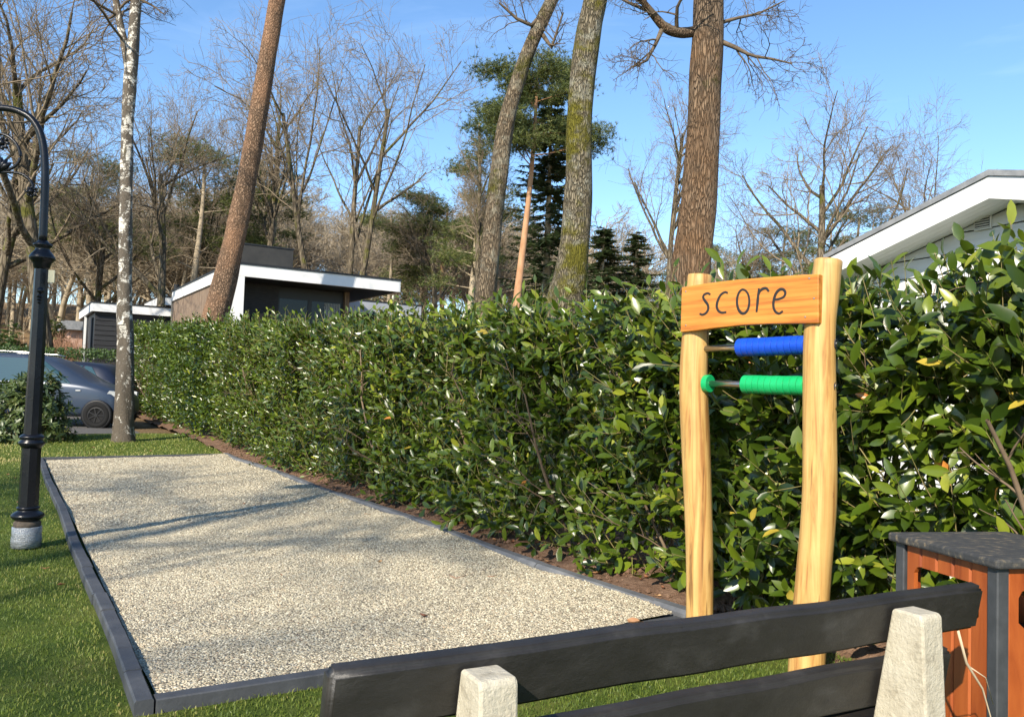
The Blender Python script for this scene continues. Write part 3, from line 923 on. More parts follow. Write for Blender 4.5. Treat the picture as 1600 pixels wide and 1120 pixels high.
def shoot_leaves(p0, d, K, rg, ln=(0.25, 0.5), leaf=(0.085, 0.15), scale=1.0):
    """leaves along curved shoots; returns leaf arrays and stem tubes"""
    n = len(p0)
    L_ = rg.uniform(*ln, n)
    t = (np.arange(K) + 0.6) / K
    bend = UP * 0.35
    P = p0[:, None] + d[:, None] * (L_[:, None] * t)[..., None] + bend * (L_[:, None] * t**2 * 0.5)[..., None]
    dk = nz(d[:, None] + bend * t[:, None])
    ref = nz(np.cross(dk, rg.normal(0, 1, (n, 1, 3)))); ref2 = np.cross(dk, ref)
    az = (np.arange(K) * 2.4)[None] + rg.uniform(0, 6.28, (n, 1)) + rg.normal(0, 0.3, (n, K))
    rad = ref * np.cos(az)[..., None] + ref2 * np.sin(az)[..., None]
    open_ = np.radians(np.interp(t, [0, 1], [72, 30]))[None, :, None] + rg.normal(0, 0.16, (n, K, 1))
    T = nz(np.cos(open_) * dk + np.sin(open_) * rad + np.array([0, 0, -0.10]))
    Nn = nz(dk * 1.0 + UP * 0.55 - T * 0.2 + rg.normal(0, 0.42, T.shape) - V3 * 0.5 + np.array([-0.25, -0.3, 0.1]))
    sz = np.interp(t, [0, 0.6, 1], [1.0, 1.0, 0.72])[None] * rg.uniform(leaf[0], leaf[1], (n, 1)) * rg.uniform(0.8, 1.15, (n, K)) * scale
    keep = rg.uniform(0, 1, (n, K)) > 0.08
    f = keep.ravel()
    tt = np.linspace(-0.15, 1.0, 3)
    S = p0[:, None] + d[:, None] * (L_[:, None] * tt)[..., None] + bend * (L_[:, None] * tt**2 * 0.5)[..., None]
    SR = np.tile(np.linspace(0.0042, 0.0018, 3), (n, 1))
    tint = np.clip(np.repeat(rg.beta(2.2, 2.6, n), K).reshape(n, K) * 0.86 + rg.normal(0, 0.10, (n, K)) + 0.10 * (t[None] > 0.8), 0.0, 0.93)
    odd = rg.uniform(0, 1, (n, K)); tint = np.where(odd > 0.994, 0.97, tint); tint = np.where(odd > 0.998, 1.0, tint)
    return P.reshape(-1, 3)[f], T.reshape(-1, 3)[f], Nn.reshape(-1, 3)[f], sz.ravel()[f], tint.ravel()[f], (S, SR)


hg = np.random.default_rng(77)


def thin_right(s, z):
    # the hedge is see-through beside the white chalet
    return np.where(s < -0.3, 0.86 - 0.12 * sm(1.5, 0.7, z), 1.0) * np.where(z < 0.3, 0.75, 1.0)


near = []
for (n, where, s0, s1, K, lf) in ((6000, 'front', -5.0, 6.5, 8, (0.085, 0.135)), (700, 'top', -5.0, 6.5, 8, (0.085, 0.135)), (1100, 'deep', -5.0, 6.5, 8, (0.08, 0.13))):
    p, d, s = shoots(n, s0, s1, where, hg, thin_right)
    big = np.interp(s, [-4, -0.5, 2.5], [1.22, 1.15, 0.92])
    o = shoot_leaves(p, d, K, hg, (0.22, 0.46), lf)
    near.append((o, None, np.repeat(big, 1)))
base = np.concatenate([o[0] for o, _, _ in near]); T = np.concatenate([o[1] for o, _, _ in near]); Nn = np.concatenate([o[2] for o, _, _ in near])
szl = np.concatenate([o[3] for o, _, _ in near]); tint = np.concatenate([o[4] for o, _, _ in near])
stems = [(o[5][0], o[5][1], 3) for o, _, _ in near]
scoord = (base[:, :2] - CA) @ CU
szl = szl * np.interp(scoord, [-4, -0.5, 2.5, 6.5], [1.28, 1.24, 1.1, 1.02])
nl = len(base)
LV, q = leaf_batch(base, T, Nn, szl, szl * hg.uniform(0.175, 0.235, nl), hg.uniform(-0.05, 0.28, nl), hg.uniform(0.1, 0.5, nl))
# the leaves that show largest are parts of their own
cen = LV.mean(1)
vc = (cen[:, :2] - CA) @ CV
dist = np.linalg.norm(cen - np.array([0, 0, CAM_H]), axis=1)
rel = cen - np.array([0, 0, CAM_H])
dz = rel @ fwd
pxx = 800 + FPX * (rel @ rgt) / dz
pyy = 560 - FPX * (rel @ upv) / dz
Bn = nz(np.cross(T, Nn)); Nf = np.cross(Bn, nz(T))
facing = np.abs((Nf * nz(rel)).sum(1))
score = szl**2 / dist**2 * facing
score[(pxx < 520) | (pxx > 1590) | (pyy < 380) | (pyy > 940) | (vc - hedge_front(scoord) > 0.10)] = 0
big_ix = np.argsort(-score)[:300]
sel = np.zeros(nl, bool); sel[big_ix] = True
for i in big_ix:
    mk('leaf', LV[i], q, leaf_laurel, hedge, smooth=True, rnd=np.full(11, tint[i]))
rest = ~sel
FV = [LV[rest].reshape(-1, 3)]; FF = [expand(q, int(rest.sum()), 11)]; FR = [np.repeat(tint[rest], 11)]
n0 = len(FV[0])
for (n, where, s0, s1, K, sc) in ((3700, 'front', 6.5, 14, 9, 1.0), (3900, 'front', 14, 28, 9, 1.15), (520, 'top', 6.5, 14, 9, 1.0), (620, 'top', 14, 28, 9, 1.15), (500, 'deep', 6.5, 14, 8, 1.1), (700, 'deep', 14, 28, 8, 1.3)):
    p, d, s = shoots(n, s0, s1, where, hg)
    o = shoot_leaves(p, d, K, hg, (0.22, 0.48), (0.09, 0.145), sc)
    w = o[3] * hg.uniform(0.18, 0.24, len(o[3]))
    Vs, q2 = leaf_simple(o[0], o[1], o[2], o[3], w)
    FV.append(Vs.reshape(-1, 3)); FF.append(expand(q2, len(Vs), 4) + n0); FR.append(np.repeat(np.clip(o[4] - 0.07, 0, 1), 4)); n0 += len(Vs) * 4
    if s0 < 10: stems.append((o[5][0], o[5][1], 3))
# a few tall sprigs standing above the clipped top
sp_s = np.concatenate([hg.uniform(-5, 6, 16), hg.uniform(8, 20, 46)])
p = h_world(sp_s, hedge_front(sp_s) + hg.uniform(0.05, 0.7, len(sp_s)), hedge_top(sp_s) - 0.05)
o = shoot_leaves(p, nz(UP + hg.normal(0, 0.16, (len(p), 3))), 10, hg, (0.16, 0.42), (0.08, 0.13))
Vs, _ = leaf_batch(o[0], o[1], o[2], o[3], o[3] * 0.19, np.full(len(o[3]), 0.12), np.full(len(o[3]), 0.3))
FV.append(Vs.reshape(-1, 3)); FF.append(expand(q, len(Vs), 11) + n0); FR.append(np.repeat(np.clip(o[4] + 0.12, 0, 0.93), 11)); n0 += len(Vs) * 11
stems.append((o[5][0], o[5][1], 3))
fo = mk('foliage', np.concatenate(FV), np.concatenate(FF), leaf_laurel, hedge, smooth=True, rnd=np.concatenate(FR))
tag(fo, kind='stuff')
# woody stems inside
ns = 110
st_s = np.sort(np.concatenate([hg.uniform(-6, 7, 62), hg.uniform(7, 28, ns - 62)]))
bp = h_world(st_s, hedge_front(st_s) + hg.uniform(0.30, 0.62, ns), np.full(ns, -0.04))
zt = hedge_top(st_s) * hg.uniform(0.7, 0.98, ns)
dd = nz(UP + hg.normal(0, 0.22, (ns, 3)))
pts = [bp]
for j in range(7):
    dd = nz(dd + hg.normal(0, 0.13, dd.shape) + UP * 0.06); pts.append(pts[-1] + dd * (zt / 7)[:, None])
P0 = np.stack(pts, 1); R0 = hg.uniform(0.011, 0.024, ns)[:, None] * np.linspace(1, 0.35, 8)[None]
P1, R1 = branch(P0, R0, 7, 6, 0.42, (25, 60), 0.6, 0.05, 0.16, 0.1, hg, 0.004)
P2, R2 = branch(P1, R1, 4, 5, 0.55, (25, 60), 0.6, 0.04, 0.18, 0.2, hg, 0.0028)
mk('woody_stems', *join_tubes([(P0, R0, 7), (P1, R1, 4), (P2, R2, 3)]), M('laurel_wood', [(0.3, (0.10, 0.068, 0.042)), (0.7, (0.22, 0.155, 0.095))], scale=9, rough=0.85), hedge, smooth=True)
mk('green_shoots', *join_tubes(stems), M('laurel_shoot', [(0.3, (0.16, 0.17, 0.04)), (0.7, (0.26, 0.19, 0.09))], scale=5, rough=0.6), hedge, smooth=True)

# ------------------------------------------------------------------ trees that stand close
def big_tree(name, label, path, mat, fork_levels, seed, group=None, flare=0.0, rough=0.05, limbs=(), twigmat=None, sides=26, rings=90, extra=()):
    """trunk drawn through measured points; path = [(px, py, width px)], one depth each"""
    base = path['pts'][0]
    t = thing(name, label, 'tree', (base[0], base[1], base[2]), group)
    P = np.array(path['pts']); Rd = np.array(path['r'])
    V, F = path_tube(P, Rd, sides, rings, rough, seed, flare)
    Vs, Fs, k = [V], [F], len(V)
    for (lp, lr) in limbs:
        v, f = path_tube(lp, lr, 12, 30, 0.06, seed + 3)
        Vs.append(v); Fs.append(f + k); k += len(v)
    mk('trunk', np.concatenate(Vs), np.concatenate(Fs), mat, t, smooth=True)
    rg = np.random.default_rng(seed)
    sets = []
    # crown above the picture, plus the sprays that hang into it
    n = 8
    up = P[-3:]
    d0 = nz(up[-1] - up[0])
    P0 = np.array([[up[-1] - d0 * 0.6 + d0 * (k_ / 7) * fork_levels for k_ in range(n)]]); R0 = np.linspace(Rd[-1] * 0.9, Rd[-1] * 0.35, n)[None]
    P1, R1 = branch(P0, R0, 7, 8, 0.75, (28, 60), 0.55, 0.10, 0.12, 0.05, rg, 0.015)
    P2, R2 = branch(P1, R1, 6, 6, 0.5, (28, 60), 0.55, 0.06, 0.15, 0.2, rg, 0.008)
    P3, R3 = branch(P2, R2, 5, 5, 0.5, (28, 60), 0.55, 0.05, 0.17, 0.15, rg, 0.005)
    sets += [(P0, R0, 12), (P1, R1, 6), (P2, R2, 4), (P3, R3, 3)]
    for (lp, lr) in list(limbs) + list(extra):
        lp = np.array(lp); lr = np.array(lr)
        q_ = np.linspace(0, 1, 10); q0 = np.linspace(0, 1, len(lp))
        A0 = np.stack([np.interp(q_, q0, lp[:, i]) for i in range(3)], -1)[None]; B0 = np.interp(q_, q0, lr)[None]
        A1, B1 = branch(A0, B0, 8, 7, 0.85, (30, 70), 0.5, 0.0, 0.17, 0.2, rg, 0.005)
        A2, B2 = branch(A1, B1, 6, 6, 0.72, (30, 70), 0.6, 0.0, 0.2, 0.15, rg, 0.0036)
        A3, B3 = branch(A2, B2, 5, 5, 0.62, (30, 70), 0.65, 0.0, 0.24, 0.15, rg, 0.0028)
        if (lp, lr) is not None: sets += [(A0, B0, 6)]
        sets += [(A1, B1, 4), (A2, B2, 3), (A3, B3, 3)]
    mk('crown', *join_tubes(sets), twigmat or twig_dark, t, smooth=True)
    return t


def pathpx(rows, depth, up_to, ground=None):
    """rows: (px, py, width px) from bottom to top; carried down to the ground and up beyond the frame"""
    pts, r = [], []
    for px, py, w in rows:
        pts.append(at(px, py, depth)); r.append(w / 2 / FPX * depth)
    g = float(terrain(pts[0][0], depth)) - 0.08
    if pts[0][2] > g + 0.25:
        d = pts[0] - pts[1]; d = d / -d[2] if d[2] < 0 else np.array([0, 0, -1.0])
        h = pts[0][2] - g
        mid = pts[0] + np.array([d[0] * 0.35 * h, 0, -h * 0.5]); low = pts[0] + np.array([d[0] * 0.55 * h, 0, -h])
        pts = [low, mid] + pts; r = [r[0] * 1.22, r[0] * 1.08] + r
    else:
        pts[0] = np.array([pts[0][0], pts[0][1], g])
    d = nz(pts[-1] - pts[-2])
    pts.append(pts[-1] + d * up_to * 0.5); r.append(r[-1] * 0.9)
    pts.append(pts[-1] + nz(d + np.array([0, 0, 0.15])) * up_to * 0.5); r.append(r[-1] * 0.85)
    return dict(pts=pts, r=r)


def limbpx(rows, depths):
    return [at(px, py, d) for (px, py, w), d in zip(rows, depths)], [w / 2 / FPX * d for (px, py, w), d in zip(rows, depths)]


# upright brown oak behind the score sign
D5 = 9.6
l5a = limbpx([(1085, 50, 17), (1064, 52, 16), (1040, 45, 14), (1018, 20, 12), (990, -15, 9), (955, -50, 7)], [9.6, 9.5, 9.4, 9.3, 9.1, 9.0])
l5b = limbpx([(1118, 62, 9), (1150, 75, 7), (1175, 88, 5), (1205, 92, 4), (1238, 100, 2)], [9.6, 9.5, 9.4, 9.3, 9.2])
l5c = limbpx([(1118, 38, 7), (1155, 28, 5), (1185, 22, 4), (1225, 2, 2)], [9.6, 9.7, 9.8, 9.9])
l5d = limbpx([(1036, 42, 8), (1024, 70, 6), (1010, 95, 5), (990, 105, 3)], [9.4, 9.3, 9.2, 9.1])
big_tree('oak_tree', 'thick upright brown-barked oak rising behind the score board', pathpx([(1078, 450, 62), (1084, 380, 59), (1092, 300, 55), (1099, 200, 51), (1103, 110, 51), (1106, 60, 49), (1108, 0, 47)], D5, 3.5),
         bark_oak, 5.0, 51, limbs=[l5a], extra=[l5b, l5c, l5d], rough=0.045)
D4 = 11.5
l4 = limbpx([(930, -25, 16), (900, -60, 12), (860, -70, 8), (820, -40, 5)], [11.5, 11.4, 11.3, 11.2])
big_tree('oak_tree', 'oak trunk coated in grey lichen and olive moss, foot curving left', pathpx([(880, 475, 56), (889, 440, 53), (898, 380, 46), (903, 320, 44), (905, 260, 40), (905, 200, 41), (910, 120, 40), (920, 50, 39), (930, 0, 38)], D4, 3.5),
         bark_moss, 5.0, 52, extra=[l4], rough=0.05, group=None)
D3 = 15.0
l3a = limbpx([(850, 20, 8), (830, 40, 6), (808, 30, 5), (780, 5, 3)], [15, 14.9, 14.8, 14.7])
l3b = limbpx([(848, 55, 8), (862, 75, 5), (870, 50, 4), (880, 20, 3)], [15, 14.9, 14.8, 14.7])
big_tree('oak_tree', 'slim oak trunk leaning right in front of the tall pine', pathpx([(757, 470, 32), (765, 420, 29), (770, 350, 28), (780, 270, 28), (790, 200, 26), (808, 130, 23), (830, 70, 22), (862, 0, 20)], D3, 3.0),
         bark_lean, 4.5, 53, extra=[l3a, l3b], rough=0.05)
DP = 22.0
pt_ = big_tree('pine_tree', 'bare reddish pine trunk leaning right beside the flat-roofed house', pathpx([(335, 505, 41), (346, 460, 38), (360, 400, 34), (378, 320, 31), (395, 230, 29), (408, 150, 28), (420, 80, 26), (433, 0, 25)], DP, 5.0), bark_pine, 5.0, 54, rough=0.035)
DB = 17.1
lb = limbpx([(202, 112, 14), (195, 70, 12), (188, 40, 11), (181, 0, 10), (170, -60, 8), (165, -120, 6)], [17.1, 17.05, 17.0, 17.0, 16.9, 16.8])
lb2 = limbpx([(184, 20, 5), (170, 30, 3), (160, 15, 2), (150, -10, 2)], [17.0, 17.0, 17.0, 17.0])
lb3 = limbpx([(220, 0, 5), (240, 10, 3), (255, 22, 2)], [17.0, 17.0, 17.0])
big_tree('birch_tree', 'white birch with peeling black-marked bark forking near the top', pathpx([(192, 690, 35), (193, 660, 29), (195, 600, 27), (196, 540, 25), (195, 480, 22), (196, 400, 20), (197, 300, 19), (199, 200, 18.5), (203, 130, 19), (208, 70, 17), (213, 0, 16)], DB, 3.5),
         birch_bark, 4.0, 55, limbs=[lb], extra=[lb2, lb3], rough=0.07, flare=0.08)

# ------------------------------------------------------------------ trees further back
def far_tree(name, key, px, ytop, wpx, depth, turn, label, group=None, lean=(0, 0)):
    b_ = gpt(px, depth)
    return plant_tree(name, key, b_, top_z(px, ytop, depth) - b_[2], wpx / FPX * depth, turn, label, group=group, lean=lean)


far_tree('bare_tree', 'spread', 84, -60, 400, 30, 0.4, 'large bare tree behind the lamp post with spreading twigs')
far_tree('bare_tree', 'broad', 243, 105, 250, 36, 2.2, 'bare pale-limbed tree just right of the birch trunk')
far_tree('bare_tree', 'multi', 522, 40, 330, 40, 0.9, 'bare many-stemmed tree with a rounded crown above the flat-roofed house')
far_tree('bare_tree', 'slender', 1043, 130, 130, 36, 1.1, 'slender bare tree just left of the brown oak trunk')
far_tree('bare_tree', 'spread', 1262, 120, 270, 36, 3.6, 'bare spreading tree above the right-hand score post')
far_tree('bare_tree', 'broad', 1432, 185, 190, 46, 5.0, 'bare bushy tree rising behind the white chalet roof')
far_tree('bare_tree', 'spread', 152, 245, 190, 47, 1.7, 'small crooked bare tree left of the birch above the black garage')
far_tree('bare_tree', 'slender', 738, 200, 110, 34, 2.9, 'thin bare tree left of the slim leaning oak')
far_tree('bare_tree', 'slender', 420, 120, 150, 50, 0.2, 'bare tree seen just right of the leaning pine trunk')
far_tree('bare_tree', 'slender', 675, 290, 120, 48, 4.2, 'low bare tree between the flat-roofed house and the slim oak')
far_tree('bare_tree', 'broad', 1165, 300, 150, 52, 2.0, 'low bare tree just right of the brown oak trunk')
far_tree('bare_tree', 'spread', -20, 60, 300, 42, 2.6, 'bare tree at the left edge behind the lamp arm')
far_tree('bare_tree', 'multi', 330, 190, 200, 52, 2.4, 'bare tree left of the leaning pine above the low roofs')
far_tree('scots_pine', 'pine_flat', 800, 78, 172, 32, 0.7, 'tall orange-stemmed Scots pine with flat dark needle pads'.replace('Scots ', ''), lean=(0, R(3.5)))
far_tree('scots_pine', 'pine_tall', 735, 175, 120, 38, 1.9, 'narrow pine left of the slim leaning oak')
far_tree('scots_pine', 'pine_round', 300, 225, 170, 48, 0.3, 'broad green pine between the birch and the leaning pine')
far_tree('scots_pine', 'pine_round', 132, 250, 140, 54, 2.8, 'dark pine showing between the lamp post and the birch')
far_tree('scots_pine', 'pine_tall', 420, 250, 110, 52, 4.0, 'pine right of the leaning trunk behind the roof box')
far_tree('scots_pine', 'pine_flat', 690, 305, 130, 50, 3.3, 'pale green pine standing above the right end of the flat roof')
far_tree('scots_pine', 'pine_round', 602, 330, 110, 52, 5.2, 'small pine behind the middle of the flat roof')
far_tree('scots_pine', 'pine_round', 1340, 330, 140, 50, 1.2, 'rounded pine just left of the white chalet roof')
far_tree('scots_pine', 'pine_round', 1225, 360, 120, 54, 1.9, 'olive pine low behind the score board')
far_tree('spruce_tree', 'spruce', 850, 150, 135, 35, 0.0, 'tall dark spruce filling the gap between the two mossy oaks')
far_tree('spruce_tree', 'spruce', 938, 360, 118, 46, 1.0, 'dark spruce low beside the lichen-covered oak trunk')
far_tree('spruce_tree', 'spruce', 990, 368, 105, 48, 2.0, 'dark spruce just left of the slender bare tree')

# the wood that closes the view
wg = np.random.default_rng(8)
WL = 'thin brown bare tree in the wood that closes the view'
for i in range(240):
    dep = 50 + 62 * wg.uniform() ** 0.8
    px = wg.uniform(-150, 900) if wg.uniform() < 0.66 else wg.uniform(900, 1750)
    if 880 < px < 1120 and wg.uniform() < 0.35: continue
    key = ('wood_a', 'wood_b', 'wood_c')[i % 3]
    b_ = gpt(px, dep)
    hgt = wg.uniform(11, 15.5) * (1.0 if px < 1000 else 0.82)
    plant_tree('woodland_tree', key, b_, hgt, hgt * wg.uniform(0.42, 0.62), wg.uniform(0, 6.28), WL, group='bare trees of the wood behind')
WP = 'green pine standing among the bare trees of the far wood'
for i in range(16):
    dep = wg.uniform(60, 95); px = wg.uniform(-100, 1700)
    b_ = gpt(px, dep); hgt = wg.uniform(8, 13)
    plant_tree('woodland_pine', ('pine_round', 'pine_tall')[i % 2], b_, hgt, hgt * 0.36, wg.uniform(0, 6.28), WP, group='pines of the wood behind')

# brown undergrowth at the foot of the wood
nb = 2300
dep = 40 + 92 * wg.uniform(0, 1, nb) ** 0.8; px = wg.uniform(-200, 1800, nb)
ux = (px - 800) / FPX * dep
bp = np.stack([ux, dep, terrain(ux, dep) - 0.05], -1)
dd = nz(UP + wg.normal(0, 0.4, (nb, 3)))
hh = wg.uniform(0.8, 3.6, nb) * np.maximum(dep / 55, 1)
pts = [bp]
for j in range(4):
    dd = nz(dd + wg.normal(0, 0.2, dd.shape)); pts.append(pts[-1] + dd * (hh / 4)[:, None])
P0 = np.stack(pts, 1); R0 = np.tile(np.linspace(0.022, 0.008, 5), (nb, 1)) * np.maximum(dep / 60, 1)[:, None]
P1, R1 = branch(P0, R0, 4, 4, 0.5, (25, 60), 0.7, 0.0, 0.2, 0.2, wg, 0.009)
tag(mk('undergrowth', *join_tubes([(P0, R0, 3), (P1, R1, 3)]), bark_hazed), 'tangle of brown twigs at the foot of the wood', 'undergrowth', kind='stuff')

# one airy tree that stands behind the viewer and dapples the court
tree_meshes('airy', (bark_grey, bark_twig), seed=44, H=16, r=0.10, fork=0.64, k1=11, spread=(45, 80), up=0.03, ratio1=0.30, k2=7, k3=6, k4=6, twig=0.0085)
plant_tree('bare_tree', 'airy', (-11.3, -13.6, -0.1), 16.5, 7.5, 0.6, 'tall bare tree standing behind the viewer')

# ------------------------------------------------------------------ score frame
def knobbly_post(name, pts, rad, parent, mat, seed):
    V, F = path_tube(np.array(pts), np.array(rad), 22, 46, 0.025, seed)
    ring = 22
    F = [list(f) for f in F]
    n = len(V)
    # rounded-off top: a smaller ring and a cap
    top = V[-ring:]; c = top.mean(0)
    V = np.concatenate([V, c + (top - c) * 0.93 + np.array([0, 0, 0.006])])
    F += [[n - ring + i, n - ring + (i + 1) % ring, n + (i + 1) % ring, n + i] for i in range(ring)]
    k = len(F)
    F.append([n + i for i in range(ring)]); F.append([i for i in range(ring)][::-1])
    mi = [0] * k + [1, 0]
    o = mk(name, V, F, [mat, end_wood], parent, smooth=True, mi=mi)
    o.data.polygons[k].use_smooth = False
    return o


YL, YR = 4.47, 3.93
frame = thing('score_frame', 'peeled timber score frame with blue and green counting rings', 'score board', (1.25, 4.2, 0.0))
lp = [(1.045, YL, -0.15), (1.045, YL, 0.157), (1.036, YL, 0.53), (1.006, YL, 1.042), (0.986, YL, 1.387), (0.991, YL, 1.665), (1.008, YL, 1.975)]
lr = [0.075, 0.0728, 0.0745, 0.0762, 0.0745, 0.071, 0.0658]
rp = [(1.425, YR, -0.15), (1.425, YR, 0.073), (1.452, YR, 0.49), (1.474, YR, 0.85), (1.470, YR, 1.274), (1.466, YR, 1.64), (1.485, YR, 1.825), (1.501, YR, 1.985)]
rr_ = [0.083, 0.0829, 0.0792, 0.0792, 0.0762, 0.0716, 0.0685, 0.0655]
pl = knobbly_post('post', lp, lr, frame, post_wood, 5)
pr_ = knobbly_post('post', rp, rr_, frame, post_wood, 8)
fd_ = nz(np.array([1.47 - 0.99, YR - YL, 0.0]))            # along the frame, left post to right post
fn_ = np.array([fd_[1], -fd_[0], 0.0])                      # towards the viewer
# drilled holes with bolts in the right-hand post
for z in (1.585, 1.385):
    side = nz(np.array([0.80, -0.60, 0.0]))
    c = np.array([1.468, YR, z]) + side * 0.0705
    a1 = np.cross(side, UP)
    h = G(); h.lathe([(0.024, 0), (0.024, 0.004), (0.018, 0.0045), (0.016, 0.0)], 14)
    Rm = frame_from(a1, np.cross(side, a1), side)
    V = np.concatenate(h.V) @ Rm.T + c
    hole = mk('bolt_hole', V, h.F, gap_dark, frame)
    h = G(); h.lathe([(0.012, 0.0), (0.012, 0.007), (0.008, 0.009)], 8)
    mk('bolt', np.concatenate(h.V) @ Rm.T + c, h.F, steel, hole)
# a knot low on the right-hand post
kn = nz(np.array([-0.02, -1.0, 0.0])); kc = at(1290, 770, YR) ; kc = np.array([kc[0], YR, kc[2]]) + kn * 0.066
g = G(); g.lathe([(0.017, 0), (0.015, 0.004), (0.010, 0.003), (0.007, 0.005), (0.003, 0.004)], 16)
Rk = frame_from(np.array([1.0, 0, 0]), np.array([0, 0, 1.0]), kn)
mk('knot', (np.concatenate(g.V) * np.array([0.8, 1.35, 1.0])) @ Rk.T + kc, g.F, M('knot_wood', [(0.35, (0.20, 0.09, 0.03)), (0.65, (0.42, 0.24, 0.09))], scale=60, rough=0.7), frame, smooth=True)


# board
def on_board(px, py):
    d = fwd + (px - 800) / FPX * rgt - (py - 560) / FPX * upv
    o = np.array([0, 0, CAM_H]); t = ((B0 - o) @ fn_) / (d @ fn_)
    return o + d * t


B0 = np.array([1.008, YL, 1.8]) + fn_ * 0.104
tl, tr_, br, bl = (on_board(*q) for q in ((1065, 449), (1279, 428), (1279, 505), (1063, 519)))
bx = nz(tr_ - tl); bx = nz(np.array([fd_[0], fd_[1], bx[2]]))
by = np.cross(fn_, bx) * -1
by = by if by[2] > 0 else -by


def bl2(p): return ((p - tl) @ bx, (p - tl) @ by)


edge_top = [bl2(on_board(x, y)) for x, y in ((1065, 449), (1100, 443), (1150, 437), (1200, 433), (1240, 430), (1279, 428))]
edge_bot = [bl2(on_board(x, y)) for x, y in ((1279, 505), (1240, 505.5), (1200, 506), (1160, 508), (1120, 512), (1090, 516), (1063, 519))]
poly = edge_top + edge_bot
g = G(); g.prism(poly, tl - fn_ * 0.04, bx, by, fn_, 0.04)
bo = g.out('board', sign_wood, frame)
bo.data.materials[0] = sign_wood
bv = bo.modifiers.new('bevel', 'BEVEL'); bv.width = 0.004; bv.segments = 2; bv.limit_method = 'ANGLE'


def stroke(zpts):
    P = np.array([on_board(1040 + x / 3.733, 380 + y / 3.733) for x, y in zpts])
    # smooth the hand-drawn stroke
    t0 = np.linspace(0, 1, len(P)); t = np.linspace(0, 1, 6 * len(P))
    m_ = np.gradient(P, t0, axis=0); o_ = []
    for q_ in t:
        i = min(int(np.searchsorted(t0, q_, side='right') - 1), len(t0) - 2); h = t0[i + 1] - t0[i]; x = (q_ - t0[i]) / h
        o_.append((2 * x**3 - 3 * x**2 + 1) * P[i] + (x**3 - 2 * x**2 + x) * h * m_[i] + (-2 * x**3 + 3 * x**2) * P[i + 1] + (x**3 - x**2) * h * m_[i + 1])
    return np.array(o_)


el = lambda cx, cy, rx, ry, k=13: [(cx + rx * math.cos(6.283 * i / (k - 1) - 1.2), cy + ry * math.sin(6.283 * i / (k - 1) - 1.2)) for i in range(k)]
LETTERS = {
    'letter_s': [[(262, 300), (246, 292), (226, 300), (220, 316), (230, 336), (246, 358), (249, 384), (236, 407), (215, 417), (199, 411)]],
    'letter_c': [[(364, 291), (346, 286), (322, 302), (305, 335), (299, 368), (308, 393), (328, 405), (355, 402)]],
    'letter_o': [el(453, 340, 36, 70)],
    'letter_r': [[(545, 263), (540, 310), (536, 355), (531, 402)], [(538, 318), (548, 285), (566, 267), (588, 264), (603, 282)]],
    'letter_e': [[(632, 330), (660, 326), (690, 312), (699, 288), (686, 270), (664, 272), (643, 296), (631, 335), (630, 372), (641, 398), (662, 410), (685, 396)]]}
for nm, strokes in LETTERS.items():
    g = G()
    for zp in strokes:
        P = stroke(zp)
        P = P - fn_ * ((P - tl) @ fn_)[:, None] + fn_ * 0.0005
        w = 0.0068 * np.concatenate([np.linspace(0.75, 1.1, len(P) // 2), np.linspace(1.1, 0.8, len(P) - len(P) // 2)])
        T_ = nz(np.gradient(P, axis=0)); S_ = nz(np.cross(T_, fn_))
        V = np.stack([P - S_ * w[:, None] + fn_ * 0.0006, P + fn_ * 0.0016, P + S_ * w[:, None] + fn_ * 0.0006], 1).reshape(-1, 3)
        F = [[3 * i + j, 3 * i + j + 1, 3 * i + j + 4, 3 * i + j + 3] for i in range(len(P) - 1) for j in (0, 1)]
        g.add(V, F)
    g.out(nm, letter_black, frame, smooth=True)
for zx, zy in ((118, 282), (118, 480), (838, 205), (866, 322), (815, 430)):
    p = on_board(1040 + zx / 3.733, 380 + zy / 3.733)
    p = p - fn_ * ((p - tl) @ fn_) + fn_ * 0.0008
    g = G(); g.lathe([(0.004, 0), (0.004, 0.0012), (0.002, 0.0016)], 8)
    mk('screw_head', np.concatenate(g.V) @ frame_from(bx, by, fn_).T + p, g.F, steel, frame)


def rod(zl, zr, disc_mat, n_right, n_left, rad):
    a = np.array([0.99, YL, zl]); b = np.array([1.468, YR, zr])
    d = nz(b - a)
    g = G(); g.tube([a + d * 0.02, b - d * 0.02], 0.0165, 16); g.out('rod', steel, frame, smooth=True)
    Ln = np.linalg.norm(b - a)
    xa = nz(np.cross(d, UP)); Rm = frame_from(xa, np.cross(d, xa), d)
    w = 0.0345
    h = G(); h.lathe([(0.018, 0), (rad - 0.0030, 0.0), (rad, 0.0028), (rad, w - 0.0040), (rad - 0.0030, w - 0.0012), (0.018, w - 0.0012)], 28)
    for i in range(n_right + n_left):
        t = Ln - 0.066 - w * (i + 1) if i < n_right else 0.072
        mk('counting_ring', np.concatenate(h.V) @ Rm.T + a + d * t + np.array([0, 0, random.uniform(-0.0008, 0.0008)]), h.F, disc_mat, frame)


rod(1.576, 1.585, blue_plastic, 11, 0, 0.047)
rod(1.392, 1.386, green_plastic, 10, 1, 0.047)

# ------------------------------------------------------------------ bench
b_ax = np.array([0.8836, 0.468, 0.0]); n_ax = np.array([-0.468, 0.8836, 0.0])
bench = thing('park_bench', 'bench with black recycled-plastic slats on pale concrete supports', 'bench', (0.5, 1.95, 0.0))
S0 = np.array([-0.328, 1.532, 0.806])                         # far top edge of the upper slat, left end
SL = 1.89
rec = R(11)
s_up = nz(UP - n_ax * math.tan(rec)); s_nr = nz(np.cross(b_ax, s_up)) * 1.0
s_nr = s_nr if s_nr @ n_ax > 0 else -s_nr


